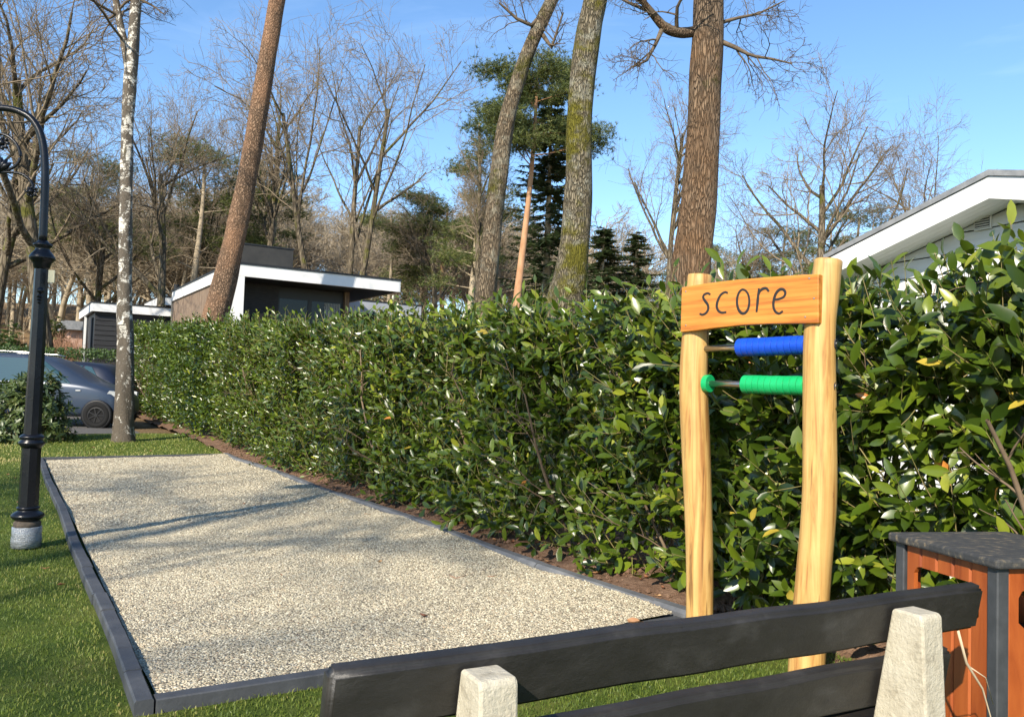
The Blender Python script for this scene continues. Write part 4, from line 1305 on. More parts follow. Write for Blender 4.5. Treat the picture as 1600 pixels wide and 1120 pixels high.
def slat(name, c, up_, nr_, w, t, ln=SL, seed=1):
    V, F = bevbox(ln, w, t, 0.011, 3)
    # long sides are not dead straight: subdivide along the length by lofting
    bm = bmesh.new(); bmesh.ops.create_cube(bm, size=1.0, matrix=Matrix.Diagonal((ln, w, t, 1)))
    bmesh.ops.bevel(bm, geom=bm.edges[:], offset=0.012, segments=3, affect='EDGES')
    bmesh.ops.subdivide_edges(bm, edges=[e for e in bm.edges if e.calc_length() > ln * 0.6], cuts=22, use_grid_fill=True)
    rg = np.random.default_rng(seed); ph = rg.uniform(0, 6.28, 4)
    for v in bm.verts:
        x = v.co.x
        v.co.y += 0.0025 * math.sin(x * 5 + ph[0]) + 0.0015 * math.sin(x * 13 + ph[1])
        v.co.z += 0.0025 * math.sin(x * 4 + ph[2]) + 0.0012 * math.sin(x * 17 + ph[3])
    bm.verts.index_update()
    V = np.array([v.co[:] for v in bm.verts]); F = [[v.index for v in f.verts] for f in bm.faces]; bm.free()
    o = mk(name, V @ frame_from(b_ax, up_, nr_).T + c, F, slat_mat, bench, smooth=True)
    wm = o.modifiers.new('normals', 'WEIGHTED_NORMAL'); wm.mode = 'FACE_AREA'; wm.weight = 100
    return o


mid0 = S0 + b_ax * SL / 2
slat('back_slat', mid0 - s_up * 0.064 - s_nr * 0.026, s_up, s_nr, 0.128, 0.05, seed=1)
slat('back_slat', mid0 - s_up * (0.064 + 0.181) - s_nr * 0.026 - b_ax * 0.075, s_up, s_nr, 0.128, 0.05, SL - 0.02, seed=2)
for k in range(3):
    slat('seat_slat', mid0 + n_ax * (0.135 + 0.118 * k) + UP * (0.385 - 0.806 + 0.004 * k) - b_ax * 0.03, n_ax, UP, 0.10, 0.045, seed=4 + k)
for ctr in (np.array([-0.050, 1.631]), np.array([1.052, 2.192])):
    c3 = np.array([*ctr, 0.0])
    # side profile (along n_ax, z): back leg with the backrest slope, seat arm and front foot
    d_up = -0.02 + ((c3 - S0) @ n_ax)
    f0 = (S0 - c3) @ n_ax - 0.053 - 0.0                        # front face of the upright at the top
    tn = math.tan(rec)
    prof = [(f0 - 0.105, 0.0), (f0 - 0.085 - 0.02, 0.45), (f0 - 0.088, 0.766), (f0 - 0.080, 0.775), (f0 - 0.004, 0.775), (f0 + 0.001, 0.768),
            (f0 + tn * (0.79 - 0.40), 0.36), (f0 + 0.44, 0.36), (f0 + 0.45, 0.30), (f0 + 0.44, 0.27), (f0 + 0.40, 0.0), (f0 + 0.30, 0.0), (f0 + 0.25, 0.23), (f0 + 0.12, 0.23), (f0 + 0.05, 0.0)]
    g = G(); g.prism(prof, c3 - b_ax * 0.04, n_ax, UP, b_ax, 0.08)
    o_ = g.out('support', concrete, bench)
    bv = o_.modifiers.new('bevel', 'BEVEL'); bv.width = 0.006; bv.segments = 2; bv.limit_method = 'ANGLE'

# ------------------------------------------------------------------ litter bin
e1 = nz(np.array([-0.213, 0.977, 0.0])); e2 = np.array([e1[1], -e1[0], 0.0])
NC = np.array([1.578, 2.67, 0.0])                            # near corner
BS = 0.44
binr = thing('litter_bin', 'square litter bin clad in orange-brown boards under a dark lid', 'bin', (*(NC + (e1 + e2) * BS / 2)[:2], 0.0))
Rb = frame_from(e2, e1, UP)
BZ0, BZ1 = 0.03, 0.765
def bloc(x, y, z): return NC + e2 * x + e1 * y + UP * z
for i, j in ((0, 0), (1, 0), (0, 1), (1, 1)):
    g = G(); g.box(bloc(i * BS, j * BS, 0.385), (0.045, 0.045, 0.77), Rb, 0.004); g.out('corner_post', bin_grey, binr)
g = G(); g.box(bloc(BS / 2, BS / 2, 0.784), (BS + 0.085, BS + 0.085, 0.03), Rb, 0.008, 2)
g.out('lid', lid_mat, binr)
g = G(); g.box(bloc(BS / 2, BS / 2, 0.27), (BS - 0.10, BS - 0.10, 0.48), Rb, 0.01); g.out('liner', black_mat, binr)
g = G(); g.box(bloc(BS / 2, BS / 2, 0.02), (BS - 0.05, BS - 0.05, 0.03), Rb, 0.003); g.out('floor_plate', bin_grey, binr)
W0, W1 = 0.024, BS - 0.024
bw = (W1 - W0) / 5
for (o3, xa, za) in ((NC, e1, -e2), (NC, e2, -e1), (NC + e2 * BS, e1, e2), (NC + e1 * BS, e2, e1)):
    for k in range(5):
        x0, x1 = W0 + bw * k + 0.0015, W0 + bw * (k + 1) - 0.0015
        if k in (0, 4):
            zs = [(BZ0, BZ1)]
        else:
            zs = [(BZ0, 0.56), (0.70, BZ1)]
        for z0, z1 in zs:
            def bprism(poly):
                g = G()
                lo = 0.010
                # ribbed board: flat back, raised middle
                m_ = len(poly)
                P0_ = np.array([o3 + xa * x + UP * z - za * 0.004 for x, z in poly]); cx = (x0 + x1) / 2
                P1_ = np.array([o3 + xa * x + UP * z + za * 0.006 for x, z in poly])
                P2_ = np.array([o3 + xa * (cx + (x - cx) * 0.84) + UP * z + za * 0.013 for x, z in poly])
                V = np.concatenate([P0_, P1_, P2_])
                F = [[i for i in range(m_)][::-1], [2 * m_ + i for i in range(m_)]]
                for q_ in (0, 1): F += [[q_ * m_ + i, q_ * m_ + (i + 1) % m_, (q_ + 1) * m_ + (i + 1) % m_, (q_ + 1) * m_ + i] for i in range(m_)]
                return g.add(V, F)
            if k in (0, 4):
                # end boards carry the rounded corners of the opening
                poly = [(x0, z0), (x1, z0), (x1, 0.56), (x1, 0.575), (x1 - 0.035, 0.60), (x1 - 0.035, 0.675), (x1 - 0.02, 0.695), (x1, 0.70), (x1, z1), (x0, z1)]
                if k == 4: poly = [(x0 + x1 - x, z) for x, z in poly][::-1]
            else:
                poly = [(x0, z0), (x1, z0), (x1, z1), (x0, z1)]
            bprism(poly).out('cladding_board', bin_red, binr)
binr.scale = (1, 1, 1.037)
# a dry runner of ivy hanging over the corner
pts = [at(1497, 985, 2.36), at(1510, 1035, 2.40), at(1535, 1075, 2.45), at(1548, 1120, 2.5), at(1556, 1160, 2.5)]
g = G(); g.tube(pts, [0.004, 0.004, 0.003, 0.002, 0.0015], 6)
g.tube([at(1513, 1040, 2.41), at(1540, 1058, 2.45), at(1552, 1100, 2.5)], [0.002, 0.0015, 0.001], 5)
dr = g.out('dry_stalk', M('straw', (0.50, 0.40, 0.27), rough=0.8), None, smooth=True)
tag(dr, 'pale dry stalk hanging beside the bench end at the bin', 'stalk')

# ------------------------------------------------------------------ street lamp
LX, LY = -3.742, 6.5
lamp = thing('street_lamp', 'black cast-iron lamp post with a swan-neck scroll arm', 'street lamp', (LX, LY, 0.0))
lo3 = np.array([LX, LY, 0.0])
g = G(); g.lathe([(0.107, 0.0), (0.108, 0.06), (0.104, 0.10), (0.105, 0.155), (0.098, 0.158)], 26, lo3)
o_ = g.out('wrapped_foot', wrap_mat, lamp, smooth=True); tag(o_, 'foot wrapped in clear plastic film')
g = G(); g.lathe([(0.094, 0.15), (0.096, 0.19), (0.080, 0.205)], 24, lo3); g.out('foot_ring', rust_base, lamp, smooth=True)
g = G(); g.lathe([(0.07, 0.195), (0.10, 0.215), (0.118, 0.235), (0.118, 0.248), (0.10, 0.265), (0.075, 0.278), (0.072, 0.29), (0.082, 0.296), (0.082, 0.306), (0.068, 0.315)], 28, lo3); g.out('base_moulding', iron, lamp, smooth=True)
g = G(); g.lathe([(0.072, 0.30), (0.068, 0.78)], 8, lo3, 0.39); g.out('lower_shaft', iron, lamp)
g = G(); g.lathe([(0.066, 0.765), (0.082, 0.785), (0.094, 0.80), (0.094, 0.81), (0.078, 0.826), (0.077, 0.835), (0.09, 0.845), (0.09, 0.855), (0.064, 0.875)], 28, lo3); g.out('collar', iron, lamp, smooth=True)
g = G(); g.lathe([(0.062, 0.86), (0.050, 2.20)], 8, lo3, 0.39); g.out('upper_shaft', iron, lamp)
g = G(); g.lathe([(0.046, 2.17), (0.060, 2.19), (0.064, 2.215), (0.078, 2.235), (0.094, 2.255), (0.094, 2.268), (0.078, 2.295), (0.055, 2.32), (0.050, 2.34), (0.068, 2.358), (0.070, 2.37), (0.045, 2.385), (0.034, 2.40)], 28, lo3); g.out('vase_moulding', iron, lamp, smooth=True)
arm = [(67, 378), (69, 330), (71, 280), (69.5, 235), (63, 205), (48, 183), (25, 172), (0, 168), (-30, 176), (-52, 198), (-60, 230)]
pa = np.array([at(x, y, LY) for x, y in arm])
t0 = np.linspace(0, 1, len(pa)); t1 = np.linspace(0, 1, 48)
ps = np.stack([np.interp(t1, t0, pa[:, i]) for i in range(3)], -1)
for _ in range(3): ps[1:-1] = (ps[:-2] + 2 * ps[1:-1] + ps[2:]) / 4
g = G(); g.tube(ps, np.linspace(0.031, 0.024, 48), 12); g.out('swan_neck', iron, lamp, smooth=True)


def scroll(pxs, r):
    p = np.array([at(x, y, LY) for x, y in pxs]); t0 = np.linspace(0, 1, len(p)); t1 = np.linspace(0, 1, 40)
    q_ = np.stack([np.interp(t1, t0, p[:, i]) for i in range(3)], -1)
    for _ in range(6): q_[1:-1] = (q_[:-2] + 2 * q_[1:-1] + q_[2:]) / 4
    g = G(); g.tube(q_, r, 8); g.out('scroll', iron, lamp, smooth=True)


scroll([(-28, 262), (-34, 240), (-24, 216), (0, 207), (18, 215), (31, 232), (33, 248), (26, 260), (12, 266), (2, 270)], 0.012)
scroll([(0, 270), (18, 269), (35, 272), (47, 281), (53, 293), (50, 302), (44, 300)], 0.011)
scroll([(0, 270), (-22, 268), (-42, 258), (-55, 240)], 0.011)
for x, y, r in ((4, 224, 0.056), (50, 300, 0.048)):
    c = at(x, y, LY); g = G()
    for k in range(8):
        a_ = k * math.pi / 4
        V, F = bevbox(0.4 * r * 1.1, 0.03, 0.5 * r, 0.008, 2)
        Rr = np.array([[math.cos(a_), 0, math.sin(a_)], [0, 1, 0], [-math.sin(a_), 0, math.cos(a_)]])
        g.add(V @ Rr.T + c + Rr @ np.array([0, 0, r * 0.72]), F)
    g.lathe([(r * 0.45, 0), (r * 0.5, 0.01), (r * 0.3, 0.03)], 12)
    g.V[-1] = g.V[-1] @ np.array([[1, 0, 0], [0, 0, -1], [0, 1, 0]]).T + c + np.array([0, -0.005, 0])
    g.out('rosette', iron, lamp, smooth=True)
c = at(2, 266, LY); g = G()
for k in range(5):
    a_ = -0.9 + k * 0.45
    tip = c + np.array([math.sin(a_) * 0.10, 0, math.cos(a_) * 0.10])
    g.tube([c, (c + tip) / 2 + np.array([0, -0.012, 0]), tip], [0.024, 0.026, 0.006], 8)
g.out('leaf_ornament', iron, lamp, smooth=True)
# lantern under the end of the arm
le = pa[-1]
g = G(); g.lathe([(0.03, 0.0), (0.05, -0.06), (0.16, -0.16), (0.23, -0.22), (0.235, -0.235), (0.22, -0.235)][::-1], 24, le); g.out('lamp_shade', iron, lamp, smooth=True)
g = G(); g.lathe([(0.04, -0.36), (0.10, -0.33), (0.13, -0.27), (0.13, -0.23)], 20, le); g.out('lamp_globe', lamp_glass, lamp, smooth=True)
g = G(); g.box(at(80.5, 432, LY - 0.07), (0.048, 0.010, 0.10), rotz(0.2), 0.003); g.out('tag', tag_cream, lamp)
cb = at(64, 458, LY - 0.055); g = G(); g.tube([cb + np.array([0, 0, 0.02]), cb + np.array([0.004, -0.02, 0.02])], 0.024, 10)
for k in range(3): g.tube([cb + np.array([0, -0.012, -0.02 - 0.022 * k]), cb + np.array([0, -0.02, -0.034 - 0.022 * k])], 0.02 - 0.003 * k, 8)
g.out('lock_boss', iron, lamp, smooth=True)

# ------------------------------------------------------------------ cars
def loft(stn):
    """stn rows: x, z_bottom, z_belt, z_top, half width, half width at top"""
    V, ring = [], None
    for x, zb, zm, zt, w, wt in stn:
        half = [(w * 0.90, zb), (w * 0.985, zb + 0.10), (w, zb + (zm - zb) * 0.55), (w * 0.985, zm - 0.05), (w * 0.955, zm),
                (wt + (w * 0.955 - wt) * 0.12, zt - 0.07 * min(1, (zt - zm) / 0.3 + 0.15)), (wt * 0.93, zt - 0.015), (wt * 0.5, zt + 0.012)]
        pts = [(y, z) for y, z in half] + [(0, zt + 0.018)] + [(-y, z) for y, z in half[::-1]]
        ring = len(pts)
        V += [(x, y, z) for y, z in pts]
    n = len(stn)
    F = [[i * ring + j, i * ring + j + 1, (i + 1) * ring + j + 1, (i + 1) * ring + j] for i in range(n - 1) for j in range(ring - 1)]
    F += [[i * ring + ring - 1, i * ring, (i + 1) * ring, (i + 1) * ring + ring - 1] for i in range(n - 1)]
    F += [list(range(ring))[::-1], [(n - 1) * ring + j for j in range(ring)]]
    return np.array(V), F, ring


def car(name, label, loc, heading, stn, wheels, wr, paint_m, windows, lights, mirror=None, rails=False, pillars=()):
    t = thing(name, label, 'car', loc)
    Rz = rotz(heading); o3 = np.array(loc)
    def W(V): return np.asarray(V, float) @ Rz.T + o3
    V, F, ring = loft(stn)
    body = mk('body', W(V), F, paint_m, t, smooth=True)
    sub = body.modifiers.new('smooth', 'SUBSURF'); sub.levels = 1; sub.render_levels = 1
    xs_ = [r_[0] for r_ in stn]

    def side(x, f, s, out_=0.012):
        """point on the glasshouse side: f = 0 at the belt, 1 at the roof edge"""
        q_ = [np.interp(x, xs_, [r_[k] for r_ in stn]) for k in range(1, 6)]
        zb, zm, zt, w, wt = q_
        y0, z0 = w * 0.955, zm; y1, z1 = wt + (w * 0.955 - wt) * 0.12, zt - 0.07
        return (x, s * (y0 + (y1 - y0) * f + out_), z0 + (z1 - z0) * f)
    for s in (-1, 1):
        for poly in windows:
            P = np.array([side(x, f, s) for x, f in poly]); c = P.mean(0)
            Vw = np.concatenate([P, P - np.array([0, s * 0.02, 0])]); k = len(P)
            Fw = [list(range(k)) if s < 0 else list(range(k))[::-1]] + [[i, (i + 1) % k, k + (i + 1) % k, k + i] for i in range(k)]
            mk('window', W(Vw), Fw, car_glass, t)
        for x in wheels:
            yc = s * (np.interp(x, xs_, [r_[4] for r_ in stn]) - 0.09)
            g = G(); g.lathe([(wr * 1.16, -0.02), (wr * 1.16, 0.118), (wr * 1.02, 0.121), (wr * 0.5, 0.10)], 28)
            Q = np.array([[1, 0, 0], [0, 0, s], [0, 1, 0]])
            mk('wheel_arch', W(np.concatenate(g.V) @ Q.T + np.array([x, yc - s * 0.02, wr * 1.04])), g.F, trim_black, t, smooth=True)
            g = G(); g.lathe([(wr * 0.6, -0.10), (wr * 0.94, -0.10), (wr, -0.07), (wr, 0.08), (wr * 0.94, 0.115), (wr * 0.66, 0.118), (wr * 0.62, 0.10)], 32)
            wh = mk('wheel', W(np.concatenate(g.V) @ Q.T + np.array([x, yc, wr])), g.F, tyre_mat, t, smooth=True)
            g = G(); g.lathe([(wr * 0.64, 0.09), (wr * 0.64, 0.112), (wr * 0.56, 0.116), (wr * 0.55, 0.09)], 28)
            for k in range(7):
                a_ = k * 2 * math.pi / 7
                V_, F_ = bevbox(wr * 0.55, wr * 0.11, 0.02, 0.004)
                Rr = rotz(a_); g.add((V_ + np.array([wr * 0.3, 0, 0.105])) @ Rr.T, F_)
            g.lathe([(wr * 0.13, 0.09), (wr * 0.13, 0.122)], 14)
            mk('rim', W(np.concatenate(g.V) @ Q.T + np.array([x, yc, wr])), g.F, trim_black, wh)
        for (x0, x1, z0, z1, m_) in lights:
            w_ = np.interp((x0 + x1) / 2, xs_, [r_[4] for r_ in stn])
            P = np.array([(x0, s * (w_ + 0.004), z0 + 0.03), (x1, s * (w_ * 0.90), z0), (x1 + 0.01, s * w_ * 0.9, z1 - 0.02), (x0 + 0.1, s * (w_ - 0.02), z1)])
            Vw = np.concatenate([P, P - np.array([0.02, s * 0.06, 0])])
            mk('headlight', W(Vw), [[0, 1, 2, 3], [7, 6, 5, 4], [0, 4, 5, 1], [1, 5, 6, 2], [2, 6, 7, 3], [3, 7, 4, 0]], m_, t)
        if mirror:
            V_, F_ = bevbox(0.10, 0.16, 0.15, 0.03, 2)
            mk('mirror', W(V_ + np.array([mirror[0], s * (mirror[1] + 0.1), mirror[2]])), F_, steel, t, smooth=True)
        if rails:
            g = G(); xr = np.linspace(-1.7, -0.15, 8)
            g.tube([side(x, 1.0, s, -0.03)[:2] + (np.interp(x, xs_, [r_[3] for r_ in stn]) + 0.035,) for x in xr], 0.016, 8)
            mk('roof_rail', W(np.concatenate(g.V)), g.F, steel, t, smooth=True)
        for (x0, x1, z0, z1) in pillars:
            w_ = np.interp((x0 + x1) / 2, xs_, [r_[4] for r_ in stn])
            V_, F_ = bevbox(x1 - x0, 0.02, z1 - z0, 0.004)
            mk('side_lamp', W(V_ + np.array([(x0 + x1) / 2, s * (w_ + 0.002), (z0 + z1) / 2])), F_, lamp_glass, t)
    return t


mpv = [(-2.28, 0.42, 0.95, 1.05, 0.78, 0.62), (-2.22, 0.32, 1.06, 1.62, 0.84, 0.62), (-2.0, 0.27, 1.08, 1.78, 0.88, 0.64), (-1.2, 0.25, 1.09, 1.83, 0.90, 0.66), (-0.4, 0.25, 1.09, 1.82, 0.90, 0.66),
       (0.02, 0.25, 1.09, 1.74, 0.90, 0.64), (0.42, 0.25, 1.09, 1.52, 0.90, 0.64), (0.92, 0.26, 1.09, 1.20, 0.89, 0.68), (1.12, 0.27, 1.05, 1.13, 0.885, 0.70), (1.50, 0.28, 0.96, 1.04, 0.86, 0.66), (1.76, 0.30, 0.80, 0.90, 0.78, 0.56), (1.86, 0.36, 0.62, 0.70, 0.66, 0.46)]
cx, cy = -10.35, 20.75
hd = R(5)
w_front = 1.32
loc = np.array([cx, cy, 0.13]) - rotz(hd) @ np.array([w_front, -0.82, 0])
car('parked_car', 'blue-grey people carrier parked nose right behind the lamp post', tuple(loc), hd, mpv, (w_front, -1.38), 0.325, paint_blue,
    [[(-1.25, 0.06), (-0.42, 0.06), (-0.42, 0.93), (-1.25, 0.93)], [(-2.0, 0.08), (-1.36, 0.06), (-1.36, 0.93), (-1.95, 0.93)], [(-0.34, 0.06), (0.66, 0.05), (0.32, 0.72), (-0.05, 0.93), (-0.34, 0.93)]],
    [(1.48, 1.74, 0.76, 0.95, lamp_glass)], mirror=(0.28, 0.90, 1.18), rails=True, pillars=[(0.80, 0.92, 0.92, 0.95)])
hatch = [(-2.05, 0.42, 0.95, 1.03, 0.76, 0.60), (-2.0, 0.32, 1.02, 1.10, 0.82, 0.60), (-1.62, 0.28, 1.06, 1.50, 0.86, 0.60), (-1.2, 0.26, 1.06, 1.60, 0.89, 0.63), (-0.4, 0.25, 1.04, 1.63, 0.90, 0.64), (0.2, 0.25, 1.02, 1.60, 0.90, 0.64),
         (0.75, 0.25, 1.0, 1.35, 0.90, 0.64), (1.15, 0.26, 0.99, 1.10, 0.89, 0.68), (1.7, 0.28, 0.88, 0.98, 0.86, 0.66), (2.0, 0.32, 0.75, 0.82, 0.78, 0.56), (2.08, 0.4, 0.62, 0.66, 0.68, 0.48)]
c2 = at(178, 600, 25.0)
hd2 = R(180 - 6)
loc2 = np.array([c2[0], 25.2, 0.28]) - rotz(hd2) @ np.array([-2.0, 0.6, 0])
car('parked_car', 'dark navy hatchback parked beyond the blue-grey car', tuple(loc2), hd2, hatch, (1.28, -1.3), 0.33, paint_navy,
    [[(-0.92, 0.06), (-0.02, 0.06), (-0.02, 0.92), (-0.92, 0.9)], [(-1.52, 0.1), (-1.0, 0.06), (-1.0, 0.9), (-1.22, 0.85)], [(0.06, 0.06), (0.85, 0.05), (0.4, 0.85), (0.06, 0.92)]],
    [(1.62, 1.93, 0.68, 0.86, lamp_glass)], mirror=(0.45, 0.93, 1.08))

# ------------------------------------------------------------------ white chalet
ge = nz(np.array([0.40, -0.914, 0.0])); gi = np.array([-ge[1], ge[0], 0.0]); gi = gi if gi[0] > 0 else -gi      # gi points into the house
GW = np.array([4.51, 10.0, 0.0])                              # wall plane origin
chalet = thing('white_chalet', 'white weatherboarded chalet gable with a grey roof edge', 'house', (*(GW + ge * 1.7)[:2], 0.0))
TA, ZA, SLP = 1.69, 3.66, 0.25                                # apex position, height, roof pitch
TL, TR = -0.50, 3.88
OV = 0.45
def roof_z(t): return ZA - abs(t - TA) * SLP
g = G(); g.prism([(TL + 0.34, 0.0), (TR - 0.34, 0.0), (TR - 0.34, roof_z(TR - 0.34) - 0.31), (TA, ZA - 0.31), (TL + 0.34, roof_z(TL + 0.34) - 0.31)], GW + gi * 0.02, ge, UP, gi, 7.0)
g.out('wall_core', gap_dark, chalet)
bh = 0.215
z = 0.02
while z < ZA - 0.25:
    z1 = z + bh - 0.012
    def lim(zz): return max(TL + 0.34, TA - max(0.0, (ZA - 0.228 - zz)) / SLP)
    l0, l1 = lim(z), lim(min(z1, ZA - 0.235))
    pts = [(l0, z), (2 * TA - l0, z), (2 * TA - l1, min(z1, ZA - 0.235)), (l1, min(z1, ZA - 0.235))]
    g = G(); P0_ = np.array([GW + ge * t_ + UP * zz + gi * 0.018 for t_, zz in pts]); off = np.array([0.028, 0.028, 0.012, 0.012])
    P1_ = np.array([GW + ge * t_ + UP * zz + gi * (0.018 - o_) for (t_, zz), o_ in zip(pts, off)])
    g.add(np.concatenate([P0_, P1_]), [[0, 1, 2, 3], [7, 6, 5, 4], [0, 4, 5, 1], [1, 5, 6, 2], [2, 6, 7, 3], [3, 7, 4, 0]])
    g.out('weatherboard', white_board, chalet)
    z += bh
# side wall towards the hedge end
g = G(); g.box(GW + ge * (TL + 0.325) + gi * 3.5 + UP * 1.35, (0.02, 6.9, 2.7), frame_from(ge, gi, UP)); g.out('side_wall', white_board, chalet)
for s in (0, 1):
    t_e = (TL, TR)[s]
    poly = [(t_e, roof_z(t_e)), (TA, ZA), (TA, ZA - 0.228), (t_e, roof_z(t_e) - 0.228)]
    g = G(); g.prism(poly, GW - gi * (OV + 0.0), ge, UP, gi, 0.03); g.out('fascia', white_trim, chalet)
    poly = [(t_e - (0.03 if s == 0 else -0.03), roof_z(t_e) + 0.004), (TA, ZA + 0.004), (TA, ZA + 0.065), (t_e - (0.03 if s == 0 else -0.03), roof_z(t_e) + 0.06)]
    g = G(); g.prism(poly, GW - gi * (OV + 0.02), ge, UP, gi, 8.0); g.out('roof', roof_grey, chalet)
    n_s = 4
    for k in range(n_s):
        y0, y1 = 0.034 + (OV - 0.05) * k / n_s, 0.034 + (OV - 0.05) * (k + 1) / n_s - 0.004
        poly = [(t_e, roof_z(t_e) - 0.205), (TA, ZA - 0.205), (TA, ZA - 0.225), (t_e, roof_z(t_e) - 0.225)]
        g = G(); g.prism(poly, GW - gi * (OV - y0), ge, UP, gi, y1 - y0); g.out('soffit_board', white_trim, chalet)
    x0, x1 = (TL + 0.0, TL + 0.33) if s == 0 else (TR - 0.33, TR)
    g = G(); g.prism([(x0, roof_z(x0) - 0.23), (x1, roof_z(x1) - 0.23), (x1, roof_z(x1) - 0.21), (x0, roof_z(x0) - 0.21)], GW + gi * 0.02, ge, UP, gi, 7.4); g.out('eaves_soffit', white_trim, chalet)
    xo = t_e
    g = G(); g.prism([(xo - 0.012, roof_z(t_e) - 0.24), (xo + 0.012, roof_z(t_e) - 0.24), (xo + 0.012, roof_z(t_e)), (xo - 0.012, roof_z(t_e))], GW - gi * (OV - 0.035), ge, UP, gi, 7.9); g.out('eaves_fascia', white_trim, chalet)
# louvred vent under the ridge
d = fwd + (1538 - 800) / FPX * rgt - (345 - 560) / FPX * upv
tt = ((GW - np.array([0, 0, CAM_H])) @ gi) / (d @ gi); vc_ = np.array([0, 0, CAM_H]) + d * tt - gi * 0.02
Rg = frame_from(ge, gi, UP)
vent = mk('vent', *(lambda g: (np.concatenate(g.V), g.F))(G().box(vc_, (0.20, 0.024, 0.20), Rg, 0.003)), white_trim, chalet)
for k in range(7):
    g = G(); g.box(vc_ + UP * (-0.075 + 0.025 * k) - gi * 0.018, (0.165, 0.02, 0.006), Rg @ np.array([[1, 0, 0], [0, 0.8, -0.6], [0, 0.6, 0.8]])); g.out('louvre', gap_dark if False else white_trim, vent)
g = G(); g.box(vc_ - gi * 0.013, (0.168, 0.004, 0.168), Rg); g.out('vent_opening', gap_dark, vent)

# ------------------------------------------------------------------ flat-roofed house
hx = nz(np.array([0.8467, 0.532, 0.0])); hy = np.array([-hx[1], hx[0], 0.0])
HC = at(364, 411, 24.0); HT = HC[2]; HC = np.array([HC[0], HC[1], 0.0])
house = thing('flat_roof_house', 'modern flat-roofed house framed by a broad white fascia', 'house', (HC[0], HC[1], 0.3))
Rh = frame_from(hx, hy, UP)
def hbox(x0, x1, y0, y1, z0, z1, bev=0.0, org=None):
    c = (HC if org is None else org) + hx * (x0 + x1) / 2 + hy * (y0 + y1) / 2 + UP * (z0 + z1) / 2
    return G().box(c, (x1 - x0, y1 - y0, z1 - z0), Rh, bev)
FL, FS, FH = 5.35, 9.6, 0.36
hbox(0, FL, 0, 0.10, HT - FH, HT, 0.004).out('front_fascia', white_trim, house)
hbox(-0.002, 0.098, 0.102, FS, HT - FH, HT - 0.002, 0.004).out('side_fascia', white_trim, house)
hbox(FL - 0.10, FL - 0.002, 0.102, 5, HT - FH, HT - 0.002, 0.004).out('end_fascia', white_trim, house)
hbox(0.001, 0.36, 0.001, 1.3, 0.3, HT - FH - 0.002, 0.004).out('pillar', white_trim, house)
hbox(0.105, FL - 0.105, 0.105, FS, HT - FH + 0.01, HT - 0.06).out('roof_slab', frame_black, house)
hbox(-0.03, FL + 0.02, -0.03, FS + 0.02, HT, HT + 0.055).out('roof_edge', frame_black, house)
hbox(0.37, FL - 0.1, 0.1, 1.3, HT - FH - 0.01, HT - FH + 0.008).out('soffit', frame_black, house)
hbox(0.365, 1.75, 1.302, 1.5, 0.3, HT - FH - 0.012).out('dark_wall', brick_dark, house)
hbox(1.05, 1.70, 0.95, 1.298, 0.3, HT - 1.32).out('sunlit_wall', brick_sunlit, house)  # sunlit part of the dark wall, lit by its colour
hbox(3.95, 4.10, 1.28, 5.0, 0.3, HT - FH - 0.012).out('end_wall', clad_brown, house)
wx0, wx1 = 1.76, 3.94
wt_ = HT - FH - 0.30
hbox(wx0, wx1, 1.42, 1.5, 0.3, 1.2).out('sill_wall', brick_dark, house)
hbox(wx0, wx1, 1.42, 1.5, wt_ + 0.0, HT - FH - 0.012).out('lintel', frame_black, house)
for x0, x1 in ((wx0, wx0 + 1.05), (wx0 + 1.05, wx1)):
    fr_ = hbox(x0, x1, 1.40, 1.46, wt_ - 0.09, wt_ - 0.002).out('window_frame', frame_black, house)
    hbox(x0, x0 + 0.06, 1.40, 1.46, 1.2, wt_ - 0.092).out('jamb', frame_black, fr_)
    hbox(x1 - 0.06, x1 - 0.002, 1.40, 1.46, 1.2, wt_ - 0.092).out('jamb', frame_black, fr_)
    hbox(x0 + 0.062, x1 - 0.062, 1.41, 1.45, wt_ - 1.02, wt_ - 0.95).out('transom', frame_black, fr_)
    hbox(x0 + 0.062, x1 - 0.062, 1.425, 1.435, 1.2, wt_ - 0.09).out('pane', window_glass, fr_)
g = G()
for k in range(10):
    cx_ = wx1 - 0.62 + 0.055 * k
    g.tube([HC + hx * cx_ + hy * (1.418) + UP * 1.25, HC + hx * cx_ + hy * 1.418 + UP * (wt_ - 0.12)], 0.022, 6)
g.out('curtain', curtain_mat, house, smooth=True)
npl = 24
for k in range(npl):
    y0 = 1.31 + (FS - 1.32) * k / npl
    hbox(0.06, 0.10, y0, y0 + (FS - 1.32) / npl - 0.02, 0.3, HT - FH - 0.004).out('cladding_plank', clad_brown, house)
hbox(0.10, 3.94, 1.52, FS - 0.1, 0.3, HT - FH - 0.02).out('core_wall', brick_dark, house)
hbox(0.0, 0.08, FS + 0.025, FS + 0.1, 0.3, HT - 0.02).out('downpipe', steel, house)
bz = at(405, 390, 27.0)[2]
bb = at(373, 400, 26.0); bx0 = (bb - HC) @ hx; by0 = (bb - HC) @ hy
rb_ = hbox(bx0, bx0 + 1.75, by0, by0 + 2.2, HT + 0.06, bz, 0.01).out('roof_box', M('roof_box_panel', [(0.3, (0.020, 0.0195, 0.018)), (0.7, (0.038, 0.036, 0.032))], scale=3, rough=0.6), house)
hbox(bx0 - 0.02, bx0 + 1.77, by0 - 0.02, by0 + 2.22, bz + 0.002, bz + 0.05).out('box_trim', frame_black, rb_)
